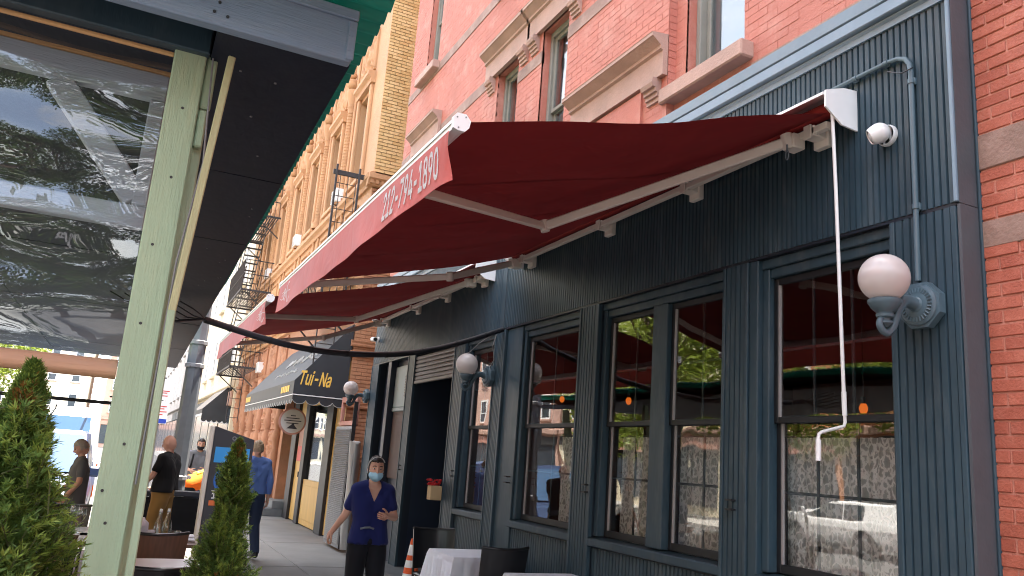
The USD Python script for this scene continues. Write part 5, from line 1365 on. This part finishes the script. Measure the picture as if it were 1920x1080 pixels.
# ================================================================ STREET TREES
def leaf_tree(label, loc, h, r, n, seed, m='tree_leaf', leaf=.17, clear=2.6):
    g = np.random.default_rng(seed); t = thing('street_tree', label, 'tree', loc, group='street trees')
    tr = MB().tube([(0, 0, -.1), (.05, .02, 1.2), (.0, .1, clear), (.15, .05, clear+h*.3), (.1, .0, clear+h*.75)], [.2, .16, .13, .09, .03], 9)
    trunk = tr.build('trunk', 'bark', t, 40)
    cents = []
    for k in range(26):
        a = g.random()*6.28; u = g.random(); z = clear+h*(.12+.8*u); rr = r*math.sin(math.pi*(.18+.74*u))*math.sqrt(g.random()*.85+.1)
        cents.append((rr*math.cos(a), rr*math.sin(a), z, r*(.24+.20*g.random())))
    for k, c in enumerate(cents[:14]):
        z0 = clear-.2+.5*(c[2]-clear)
        MB().tube([(.05, .05, z0), (c[0]*.5, c[1]*.5, (z0+c[2])/2+.1), c[:3]], [.06, .04, .012], 6).build('limb', 'bark', t, 40)
    C = np.array(cents); idx = g.integers(0, len(C), n)
    d = g.normal(0, 1, (n, 3)); d /= np.linalg.norm(d, axis=1, keepdims=True)
    p = C[idx, :3]+d*(C[idx, 3]*(.35+.65*g.random(n)**.5))[:, None]*(1, 1, .8)
    a = g.normal(0, 1, (n, 3)); a[:, 2] *= .5; a /= np.linalg.norm(a, axis=1, keepdims=True)
    b = np.cross(a, g.normal(0, 1, (n, 3))); b /= np.linalg.norm(b, axis=1, keepdims=True)
    s = leaf*(.6+.7*g.random((n, 1)))
    V = np.stack([p-a*s*.5, p+b*s*.3, p+a*s*.5, p-b*s*.3], 1).reshape(-1, 3); k = np.arange(n)[:, None]*4
    tag(put('crown', (V, np.vstack([k+[0, 1, 2], k+[0, 2, 3]])), m, t), kind='stuff')
    return t
T1 = leaf_tree('leafy street tree across the road, straight over from the shed', (-13.8, 13, 0), 6.5, 3.6, 15000, 1, 'tree_leaf_light')
T2 = leaf_tree('dark leafy street tree by the kerb behind the camera', (2.0, -7.5, 0), 6.0, 3.4, 15000, 2)
for (x, y, rz, s, lb) in ((-13.6, 22, 80, 1.1, 'second leafy street tree across the road'), (-13.9, 32, 200, 1.0, 'third leafy street tree across the road'), (-13.7, 4, 300, .95, 'leafy street tree across the road, level with the camera'), (-9.5, 62, 30, 1.25, 'pale leafy tree far down the street seen under the shed rail'), (-6.5, 9, 140, .9, 'leafy kerbside tree on the far side of the dining shed'), (-6.5, 20, 250, 1.0, 'second leafy kerbside tree beyond the dining shed')):
    dup(T1, lb, (x, y, 0), rz, sc=s)
for (x, y, rz, s, lb) in ((-9.0, -16, 120, 1.25, 'large dark street tree behind the camera'), (-3.5, -22, 240, 1.1, 'dark street tree farthest behind the camera'),):
    dup(T2, lb, (x, y, 0), rz, sc=s)
dup(T2, 'small low leafy street tree just behind the camera', (-2.3, -6.0, -.9), 60, sc=.72)

# ================================================================ PEOPLE
def sph(c, r, n=18): return m3.Manifold.sphere(r, n).translate([float(x) for x in c])
def bone(a, ra, b, rb, n=18): return (sph(a, ra, n)+sph(b, rb, n)).hull()
def blob(bones, edge=.03, it=8):
    m = m3.Manifold.batch_boolean([bone(*b) for b in bones], m3.OpType.Add) if not isinstance(bones, m3.Manifold) else bones
    m = m.refine_to_length(edge)
    a = m.to_mesh(); t = trimesh.Trimesh(a.vert_properties[:, :3], a.tri_verts, process=True)
    trimesh.smoothing.filter_taubin(t, .5, .53, it)
    return t
def to_m(t): return m3.Manifold(m3.Mesh(np.asarray(t.vertices, np.float32), np.asarray(t.faces, np.uint32)))
def unit(v): v = np.asarray(v, float); return v/np.linalg.norm(v)
def hand(w, d, nrm, s, side):
    """palm and five bent fingers from the wrist w along d; nrm = out of the palm; side = towards the thumb"""
    d, nrm = unit(d), unit(nrm); nrm = unit(nrm-d*(nrm@d)); sd = unit(np.cross(d, nrm))*side
    B = [(w, .024*s, w+d*.045*s+sd*.018*s, .021*s), (w, .022*s, w+d*.05*s-sd*.022*s, .019*s), (w+d*.045*s+sd*.018*s, .019*s, w+d*.085*s+sd*.024*s, .013*s),
         (w+d*.05*s-sd*.022*s, .017*s, w+d*.08*s-sd*.026*s, .012*s), (w+d*.085*s+sd*.024*s, .013*s, w+d*.08*s-sd*.026*s, .012*s)]
    for k, (off, L) in enumerate(((.027, .075), (.009, .083), (-.009, .077), (-.026, .060))):
        a = w+d*.085*s+sd*off*s
        for q in range(3):
            ang = .28+.42*q; b = a+(d*math.cos(ang)+nrm*math.sin(ang))*L*s*(.42, .33, .25)[q]
            B.append((a, (.0092-.0008*q)*s, b, (.0086-.0010*q)*s, 10)); a = b
    a = w+d*.025*s+sd*.028*s
    for q, (L, ang) in enumerate(((.045, .75), (.032, .45), (.024, .2))):
        b = a+(d*math.cos(ang)+sd*math.sin(ang)*.8+nrm*.35)*L*s*.9; B.append((a, (.0115-.001*q)*s, b, (.0105-.001*q)*s, 10)); a = b
    return B
def head_mesh(s, female=False):
    """head about its centre, looking along +y"""
    t = trimesh.creation.icosphere(4, 1.0); v = np.array(t.vertices)
    x, y, z = v[:, 0].copy(), v[:, 1].copy(), v[:, 2].copy()
    V = np.stack([x*.074, y*.093, z*.115], 1)
    low = np.clip(-z, 0, 1); front = np.clip(y, 0, 1)
    V[:, 0] *= 1-.30*low**1.3; V[:, 1] += -.012*low*(y < 0)*1.0+.010*front*low
    V[:, 1] *= np.where(y > 0, 1-.06*np.clip(z, 0, 1), 1)
    def bump(cx, cz, sx, sz, amp): 
        V[:, 1] += amp*np.exp(-((V[:, 0]-cx)/sx)**2-((V[:, 2]-cz)/sz)**2)*front
    bump(0, -.018, .011, .020, .020); bump(0, -.030, .015, .008, .010); bump(0, .012, .007, .03, .006)
    for sx in (-1, 1):
        bump(sx*.031, .008, .016, .011, -.013); bump(sx*.03, .030, .022, .008, .004); bump(sx*.036, -.035, .02, .02, .004)
    bump(0, -.062, .022, .006, .006); bump(0, -.073, .020, .006, .006); bump(0, -.067, .022, .002, -.004); bump(0, -.095, .02, .014, .007)
    return trimesh.Trimesh(V*s, t.faces)
def frame(fwd, up=(0, 0, 1)):
    f = unit(fwd); u = np.array(up, float); r = unit(np.cross(f, u)); return np.stack([r, f, np.cross(r, f)], 1)
def person(label, loc, rz, Hh=1.72, build=1.0, arms=None, legs=None, top=None, legm='trouser_black', skin='skin', hair=('hair_dark', 'short'), look=(0, 1, -.05), shoe='chair_black',
           sleeve=.55, hem=.86, lean=(0, 0), neckv=False, mask=None, bend=None, vest=False, bun=False, group=None):
    """standing figure facing local +y; arms = ((elbow, wrist, palm normal), ...) for -x then +x side, in metres for a 1.72 m body"""
    t = thing('person', label, 'person', loc, rz, group)
    s = Hh/1.72; b = build
    P = lambda *a: np.array(a, float)
    hip = P(0, 0, .95)
    R = np.eye(3) if bend is None else rotm([1, 0, 0], -bend)
    def up(p): return (hip+R@(np.asarray(p, float)-hip)+P(lean[0], lean[1], 0)*max(0, min(1, (p[2]-.95)/.5)))*s
    arms = arms or ((P(-.26, -.02, 1.13), P(-.27, .06, .87), (1, 0, 0)), (P(.26, -.02, 1.13), P(.27, .06, .87), (-1, 0, 0)))
    legs = legs or ((P(-.10, .0, .50), P(-.11, -.02, .09)), (P(.10, .0, .50), P(.11, -.02, .09)))
    C = [(up(P(-.10, 0, 1.30)), .105*b*s, up(P(.10, 0, 1.30)), .105*b*s), (up(P(-.06, 0, 1.12)), .11*b*s, up(P(.06, 0, 1.12)), .11*b*s), (P(-.08, 0, .95)*s, .115*b*s, P(.08, 0, .95)*s, .115*b*s)]
    torso = []
    for (p1, r1, p2, r2), (q1, r3, q2, r4) in zip(C[:-1], C[1:]):
        torso.append((p1, r1, q1, r3)); torso.append((p2, r2, q2, r4)); torso.append((p1, r1, q2, r4)); torso.append((p2, r2, q1, r3))
    sh = [up(P(-.175*b, 0, 1.405)), up(P(.175*b, 0, 1.405))]
    nk = up(P(0, -.005, 1.44)); hd0 = up(P(0, .012, 1.52))
    shoulders = [(sh[0], .055*s, up(P(-.06, 0, 1.43)), .06*s), (sh[1], .055*s, up(P(.06, 0, 1.43)), .06*s), (up(P(-.06, 0, 1.43)), .06*s, up(P(.06, 0, 1.43)), .06*s),
                 (sh[0], .056*s, up(P(-.10, 0, 1.28)), .10*b*s), (sh[1], .056*s, up(P(.10, 0, 1.28)), .10*b*s), (up(P(-.07, 0, 1.42)), .06*s, up(P(.07, 0, 1.28)), .1*s), (up(P(.07, 0, 1.42)), .06*s, up(P(-.07, 0, 1.28)), .1*s)]
    B = torso+shoulders+[(nk, .055*s, hd0, .050*s)]
    el, wr_ = [], []
    for k in (0, 1):
        e, w, n = arms[k]
        e, w = (up(e), up(w)) if bend is None else (np.asarray(e)*s, np.asarray(w)*s)
        el.append(e); wr_.append(w)
        B += [(sh[k], .048*s*b**.5, e, .038*s), (e, .038*s, w, .026*s)]
    hipj = [P(-.09, 0, .93)*s, P(.09, 0, .93)*s]
    for k in (0, 1):
        kn, an = np.asarray(legs[k][0])*s, np.asarray(legs[k][1])*s
        B += [(hipj[k], .09*s*b**.5, kn, .058*s), (kn, .056*s, an, .040*s), (an, .038*s, an+P(0, .13, -.055)*s, .028*s), (an+P(0, -.03, -.04)*s, .036*s, an+P(0, .13, -.055)*s, .03*s)]
    body = to_m(blob(B, .035*s, 8))
    for k, side in ((0, -1), (1, 1)):
        body = body+to_m(blob(hand(wr_[k], unit(wr_[k]-el[k])+P(0, .0, -.1), arms[k][2], s*.98, side), .006, 3))
    hc = up(P(0, .03, 1.615)); HF = frame(look if bend is None else look)
    hm = head_mesh(s*1.0); hm.vertices = hm.vertices@HF.T+hc
    body = body+to_m(hm)
    for sx in (-1, 1):
        ear = trimesh.creation.icosphere(2, 1.0); ear.vertices = (ear.vertices*(.010, .020, .032)*s+P(sx*.073, -.008, -.008)*s)@HF.T+hc; body = body+to_m(ear)
    body_p = put('body', body, skin, t, 50)
    loc_h = lambda p: HF@(P(*p)*s)+hc
    for sx in (-1, 1):
        MB().ball(loc_h((sx*.031, .0775, .008)), .0100*s, 2, (1.1, 1, .62)).build('eye', 'eye_white', t, True)
        MB().ball(loc_h((sx*.031, .0850, .006)), .0062*s, 1).build('iris', 'eye_dark', t, True)
        MB().tube([loc_h((sx*.015, .094, .029)), loc_h((sx*.032, .091, .034)), loc_h((sx*.048, .078, .029))], .004*s, 5).build('eyebrow', hair[0] if hair[0] != 'skin' else 'hair_brown', t)
    if not mask: MB().tube([loc_h((-.022, .089, -.068)), loc_h((0, .098, -.066)), loc_h((.022, .089, -.068))], .0055*s, 6).build('mouth', 'lips', t, True)
    # hair
    if hair[1] != 'bald':
        h_ = trimesh.creation.icosphere(4, 1.0); v = np.array(h_.vertices); n_ = meshkit.fbm(v*6, 3, 5)[:, None]
        V = v*(.083, .103, .123)*(1+(.05 if hair[1] != 'long' else .14)*(n_-.5)*2)
        line = .074 if hair[1] == 'back' else .05
        V[:, 2] += .004
        cut = (V[:, 1] > .030) & (V[:, 2] < line)
        V[cut] *= .80
        low = (V[:, 2] < (-.055 if hair[1] != 'short' else -.035)); V[low] *= .80
        put('hair', ((V*s)@HF.T+hc, h_.faces), hair[0], t, True)
        if bun: MB().ball(loc_h((0, -.115, .015)), .040*s, 3, (1.1, .9, 1)).build('hair_bun', hair[0], t, True)
    # shirt
    inf = .016*s
    Tb = [(p, r+inf, q, r2+inf) for p, r, q, r2, *_ in torso[:4]+shoulders]
    lowc = [P(-.085, 0, hem)*s, P(.085, 0, hem)*s]
    if bend is None:
        Tb += [(C[1][0], .125*b*s, lowc[0], .135*b*s), (C[1][2], .125*b*s, lowc[1], .135*b*s), (C[1][0], .125*b*s, lowc[1], .135*b*s), (C[1][2], .125*b*s, lowc[0], .135*b*s)]
    else:
        Tb += [(C[1][0], .125*b*s, C[2][0], .125*b*s), (C[1][2], .125*b*s, C[2][2], .125*b*s)]
    for k in (0, 1):
        d = el[k]-sh[k]
        if sleeve <= 1: Tb.append((sh[k], .064*s, sh[k]+d*sleeve, .058*s))
        else: Tb += [(sh[k], .062*s, el[k], .052*s), (el[k], .052*s, el[k]+(wr_[k]-el[k])*(sleeve-1), .041*s)]
    sm = to_m(blob(Tb, .03*s, 6))
    if bend is None: sm = sm-m3.Manifold.cube([2, 2, .5], True).translate([0, 0, float((hem-.02)*s-.25)])
    # neckline
    if neckv:
        wedge = m3.Manifold.hull_points(np.array([P(-.062, -.2, 1.55), P(.062, -.2, 1.55), P(-.062, -.2, 1.45), P(.062, -.2, 1.45), P(-.066, .4, 1.60), P(.066, .4, 1.60), P(-.066, .4, 1.42), P(.066, .4, 1.42), P(0, .4, 1.305), P(0, .07, 1.305)])*s)
        sm = sm-wedge
    else:
        sm = sm-sph(up(P(0, .015, 1.50)), .075*s)
    v_ = sm.to_mesh(); vv = v_.vert_properties[:, :3].astype(float)
    wr = meshkit.fbm(vv*np.array([9, 9, 5]), 3, 7)-.5; vv = vv+np.stack([np.zeros_like(wr), wr*.022, wr*.004], 1)*s
    shirt = put('shirt', (vv, v_.tri_verts), top, t, 50)
    # trousers and shoes
    Lb = [(P(-.075, 0, .96)*s, .122*b*s, P(.075, 0, .96)*s, .122*b*s)]
    for k in (0, 1):
        kn, an = np.asarray(legs[k][0])*s, np.asarray(legs[k][1])*s
        Lb += [(P((-.08, .08)[k], 0, .95)*s, .118*b*s, hipj[k]+P(0, 0, -.1)*s, .112*s*b**.5), (hipj[k]+P(0, 0, -.1)*s, .112*s*b**.5, kn, .080*s), (kn, .080*s, an+P(0, 0, .01)*s, .066*s)]
    put('trousers', blob(Lb, .035*s, 6), legm, t, 50)
    for k in (0, 1):
        an = np.asarray(legs[k][1])*s
        put('shoe', blob([(an+P(0, -.04, -.045)*s, .042*s, an+P(0, .15, -.058)*s, .032*s), (an+P(0, -.03, -.02)*s, .045*s, an+P(0, .05, -.04)*s, .042*s)], .02, 3), shoe, t, 50)
    t_data = dict(hc=hc, HF=HF, s=s, up=up, shirt=shirt, loc_h=loc_h)
    if mask:
        m_ = trimesh.creation.icosphere(4, 1.0); v = np.array(m_.vertices); V = v*(.073, .100, .062)+(0, .012, -.062)
        V[:, 0] *= 1-.18*np.clip(-v[:, 2], 0, 1); V[:, 1] += .010*np.exp(-(V[:, 0]/.02)**2)*np.clip(v[:, 1], 0, 1)
        mm = to_m(trimesh.Trimesh(V, m_.faces)).intersect(m3.Manifold.cube([.3, .2, .3], True).translate([0, .112, -.06])) if False else None
        keep = (V[m_.faces].mean(1)[:, 1] > .028)
        mk = trimesh.Trimesh((V*s)@HF.T+hc, m_.faces[keep], process=False); mk.remove_unreferenced_vertices()
        put('face_mask', mk, mask, t, True)
        for sx in (-1, 1): MB().tube([loc_h((sx*.062, .045, -.035)), loc_h((sx*.078, .0, .005))], .0022, 4).build('mask_loop', 'white_paint', t)
    return t, t_data
P_ = lambda *a: np.array(a, float)
# the woman in navy scrubs walks towards the camera (local +y turned to face -y)
w, D_ = person('woman in navy scrub top and pale blue face mask walking towards the camera', (2.13, 7.25, 0), 177, 1.60, .84,
    arms=((P_(-.215, .08, 1.17), P_(-.10, .25, 1.19), (1, -.2, .3)), (P_(.225, -.10, 1.16), P_(.30, -.26, .99), (-1, 0, 0))),
    legs=((P_(-.09, .08, .50), P_(-.09, .03, .09)), (P_(.10, -.01, .50), P_(.10, -.20, .13))),
    top='scrub_navy', legm='trouser_black', hair=('hair_dark', 'back'), look=(.06, 1, -.10), sleeve=.62, hem=.93, neckv=True, mask='mask_blue', bun=True)
hb = [D_['loc_h']((.083*math.cos(a), .030+.012*math.sin(a), .012+.102*math.sin(a))) for a in np.linspace(.55, math.pi-.55, 22)]
MB().tube(hb, .005, 6).build('headband', 'headband', w, True)
gp = D_['up'](P_(.05, .128, 1.06))
MB().tube([gp+P_(-.06, 0, 0), gp+P_(-.02, .012, .012), gp+P_(.02, .012, .008), gp+P_(.06, .0, -.004)], .009, 6).build('pocket_clip', 'galvanised', w)
MB().ball(D_['up'](P_(-.0, .0, 0))*0+D_['loc_h']((-.078, .0, -.045)), .009, 2).build('earring', 'chrome', w, True)
MB().ball(D_['loc_h']((.078, .0, -.045)), .009, 2).build('earring', 'chrome', w, True)
# blue shirt, seen from behind
person('grey-haired man in light blue long-sleeved shirt walking away past the yellow shopfront', (1.90, 12.7, 0), 12, 1.69, .95,
    arms=((P_(-.235, .03, 1.14), P_(-.22, .14, .93), (1, 0, 0)), (P_(.225, -.06, 1.14), P_(.235, -.02, .88), (-1, 0, 0))),
    legs=((P_(-.10, .10, .50), P_(-.10, .15, .09)), (P_(.10, .03, .50), P_(.10, -.14, .12))), top='shirt_blue', legm='trouser_navy', hair=('hair_sand', 'long'), sleeve=1.92, hem=.97)
# black tee and khaki trousers
mn, D_ = person('bald man in black tee and khaki trousers standing by the light pole', (.66, 12.3, 0), 62, 1.67, 1.12,
    arms=((P_(-.27, .08, 1.15), P_(-.20, .30, .97), (1, 0, 0)), (P_(.26, .06, 1.15), P_(.24, .26, .97), (-1, 0, 0))),
    legs=((P_(-.10, .07, .50), P_(-.11, .02, .09)), (P_(.10, -.03, .50), P_(.11, -.12, .09))), top='tee_black', legm='khaki', skin='skin_pink', hair=('skin', 'bald'), look=(.0, 1, -.25), sleeve=.6, hem=.96)
umb = thing('folded_umbrella', 'black folded umbrella hanging from the hand of the man in black tee', 'umbrella', (.49, 12.28, .62))
MB().tube([(0, 0, 0), (.01, 0, .05), (.02, 0, .22), (.03, 0, .30)], [.008, .045, .03, .012], 8).tube([(.03, 0, .29), (.035, 0, .36), (.05, 0, .385), (.06, 0, .37)], .008, 6).build('canopy', 'tee_black', umb, 40)
# old man in grey tee
person('white-haired man in a grey tee looking down beyond the vinyl wall', (-.40, 11.9, -.03), 100, 1.56, 1.0, top='tee_grey', legm='trouser_navy', skin='skin_pink', hair=('hair_grey', 'short'), look=(0, 1, -.45), sleeve=.62,
    arms=((P_(-.26, .02, 1.15), P_(-.22, .16, .93), (1, 0, 0)), (P_(.26, .02, 1.15), P_(.22, .20, .95), (-1, 0, 0))))
# worker bending over in the orange vest
vp, D_ = person('worker bent over in an orange safety vest with yellow bands', (1.10, 14.3, 0), -80, 1.70, 1.08, bend=72, top='vest_orange', legm='trouser_black', skin='skin_pink', hair=('hair_dark', 'short'), look=(0, .5, -.9), sleeve=.12, hem=.9,
    arms=((P_(-.20, .40, .95), P_(-.18, .44, .70), (1, 0, 0)), (P_(.20, .40, .95), P_(.18, .44, .70), (-1, 0, 0))))
for q in (1.14, 1.29):
    rr = [D_['up'](P_(.16*math.cos(a), .142*math.sin(a), q)) for a in np.linspace(0, 6.283, 25)]
    MB().tube([p*1.0 for p in rr], .022, 6).build('reflective_band', 'vest_yellow', vp, True)
for sx in (-1, 1):
    MB().tube([D_['up'](P_(sx*.10, -.13, 1.10)), D_['up'](P_(sx*.10, -.135, 1.3)), D_['up'](P_(sx*.09, -.10, 1.42))], .022, 6).build('reflective_band', 'vest_yellow', vp, True)
bpk, D_ = person('person in grey tee with backpack straps and dark face mask walking up the pavement', (1.46, 17.2, 0), 178, 1.68, 1.0, top='tee_grey', legm='trouser_navy', hair=('hair_dark', 'back'), mask='tee_black', look=(0, 1, -.2), sleeve=.6,
    arms=((P_(-.26, .06, 1.14), P_(-.12, .22, 1.12), (1, 0, 0)), (P_(.26, .06, 1.14), P_(.14, .22, 1.10), (-1, 0, 0))))
for sx in (-1, 1): MB().tube([D_['up'](P_(sx*.11, -.05, 1.47)), D_['up'](P_(sx*.12, .115, 1.38)), D_['up'](P_(sx*.14, .13, 1.2)), D_['up'](P_(sx*.16, .03, 1.08))], .018, 6).build('backpack_strap', 'tee_black', bpk, True)
MB().bev((-.14, -.28, 1.03), (.14, -.12, 1.40), .05).build('backpack', 'tee_black', bpk, 40)
person('person in a lilac shirt half hidden by the light pole', (1.27, 18.4, 0), 20, 1.66, 1.0, top='shirt_purple', legm='trouser_black', hair=('hair_brown', 'long'), sleeve=1.5)
person('person in a white shirt walking away beyond the man in the black tee', (.42, 20.5, 0), 5, 1.70, 1.0, top='shirt_white', legm='trouser_black', hair=('hair_dark', 'short'), sleeve=.6)
ob = thing('barricade', 'orange and white street barricade beyond the man in black tee', 'barricade', (.12, 17.5, 0))
for z in (.45, .85): MB().bev((-.45, -.015, z), (.45, .015, z+.22), .004).build('board', 'vest_orange', ob)
for x in (-.40, .40):
    MB().bar((x, -.22, 0), (x, -.02, 1.1), .05, .03).build('leg', 'white_paint', ob)
    MB().bar((x, .22, 0), (x, .02, 1.1), .05, .03).build('leg', 'white_paint', ob)

# ================================================================ VEHICLES
def car(label, loc, rz, body='car_blue', L=4.7, W=1.86, Ht=1.72, kind='suv', cat='car', nm='parked_car'):
    """car facing local +y: shell with bonnet and cabin, glass, wheels, lamps, grille"""
    t = thing(nm, label, cat, loc, rz, 'parked vehicles')
    h = L/2; w = W/2
    def hull(pts): return m3.Manifold.hull_points(np.array(pts, float))
    def slab(y0, y1, z0, z1, wa, wb): return [(sx*wa, y, z0) for sx in (-1, 1) for y in (y0, y1)]+[(sx*wb, y, z1) for sx in (-1, 1) for y in (y0, y1)]
    bz = 1.0 if kind == 'suv' else .92
    lower = hull(slab(-h+.12, h-.12, .30, .40, w-.10, w-.04)+slab(-h, h, .50, .78, w-.02, w)+slab(-h+.05, h-.25, bz-.04, bz, w-.03, w-.06))
    if kind == 'van':
        cab = hull(slab(-h+.02, h-1.2, bz-.05, bz, w-.02, w-.02)+slab(-h+.05, h-1.75, Ht-.06, Ht, w-.12, w-.2)+[(sx*(w-.1), h-.75, bz-.02) for sx in (-1, 1)])
    else:
        cab = hull(slab(-h+.10, h-1.30, bz-.05, bz, w-.06, w-.06)+slab(-h+.35, h-2.15, Ht-.05, Ht, w-.22, w-.30))
    shell = lower+cab
    for y in (h-.95, -h+.95):
        shell = shell-m3.Manifold.cylinder(2*w+1, .40, .40, 28, True).rotate([0, 90, 0]).translate([0, y, .36])
    put('body', shell.refine_to_length(.25), body, t, 32)
    # glass
    gy0, gy1, zt = (h-1.30, h-2.15, Ht) if kind == 'suv' else (h-.80, h-1.75, Ht)
    ws = lambda u, q: (u*(w-.14-(.12*q)), gy0+(gy1-gy0)*q+.012, bz+(zt-bz)*q+.02)
    MB().quad(ws(-1, .08), ws(1, .08), ws(1, .88), ws(-1, .88)).build('windscreen', 'car_glass', t)
    for sx in (-1, 1):
        yb = -h+.5
        xs = lambda q: sx*(w-.055-(.17 if kind == 'suv' else .11)*q)
        for (ya, yb_, ra, rb) in ((gy0-.25, gy0-1.25, gy1+.1, gy0-1.25), (gy0-1.33, gy0-2.3, gy0-1.33, gy0-2.3)):
            a, b_ = bz+.05, bz+(zt-bz)*.82
            MB().quad((xs(.08)+sx*.012, ya, a), (xs(.08)+sx*.012, yb_, a), (xs(.82)+sx*.012, rb, b_), (xs(.82)+sx*.012, ra, b_)).build('side_window', 'far_window', t)
        MB().bev((sx*(w+.02)-.09, gy0-.25, bz+.02), (sx*(w+.02)+.09, gy0-.12, bz+.20), .03).build('mirror', body, t)
        MB().bev((sx*(w-.35)-.20, h-.10, .66), (sx*(w-.35)+.20, h+.005, .80), .03).build('headlight', 'chrome', t)
        MB().bev((sx*(w-.2)-.12, -h-.005, .70), (sx*(w-.2)+.12, -h+.06, .95), .02).build('tail_light', 'taillight', t)
        for y in (h-.95, -h+.95):
            wl = MB().lathe([(.001, -.11), (.30, -.11), (.345, -.08), (.345, .08), (.30, .11), (.001, .11)], c=(sx*(w-.12), y, .345-.0), n=26, R=rotm([0, 1, 0], 90)).build('wheel', 'black_rubber', t, 40)
            MB().lathe([(.001, .112), (.2, .115), (.21, .105)], c=(sx*(w-.12), y, .345), n=18, R=rotm([0, 1, 0], 90*sx)).build('rim', 'chrome', wl, 40)
    gr = MB().bev((-.42, h-.06, .50), (.42, h+.008, .68), .02).build('grille', 'black_metal', t)
    MB().bev((-w+.08, h-.10, .34), (w-.08, h+.03, .48), .03).build('bumper', 'black_metal', t)
    MB().bev((-.16, h+.028, .38), (.16, h+.036, .46), .003).build('number_plate', 'white_paint', t)
    return t
car('dark blue parked car facing the camera beyond the dining shed', (-1.30, 17.2, -.14), 180, 'car_blue', 4.8, 1.92, 1.80)
vn = car('white work van with a roof rack behind the dark blue car', (-1.5, 24.5, -.14), 180, 'car_white', 5.6, 2.0, 2.3, 'van', 'van', 'parked_van')
for y in (-1.8, -.2, 1.0): MB().bev((-.85, y-.03, 2.31), (.85, y+.03, 2.40), .01).build('roof_rack_bar', 'white_metal', vn)
for x in (-.7, .1, .5): MB().tube([(x, -2.2, 2.43), (x, 1.4, 2.43)], .03, 8).build('roof_ladder_rail', 'white_metal', vn)
car('white van parked across the road from the shed', (-10.9, 9.5, -.14), 0, 'car_white', 5.6, 2.0, 2.4, 'van', 'van', 'parked_van')
car('silver-white car parked across the road behind the van', (-10.9, 2.8, -.14), 0, 'car_white', 4.6, 1.85, 1.55)
car('white car parked across the road ahead of the van', (-10.9, 16.5, -.14), 0, 'car_white', 4.6, 1.85, 1.55)
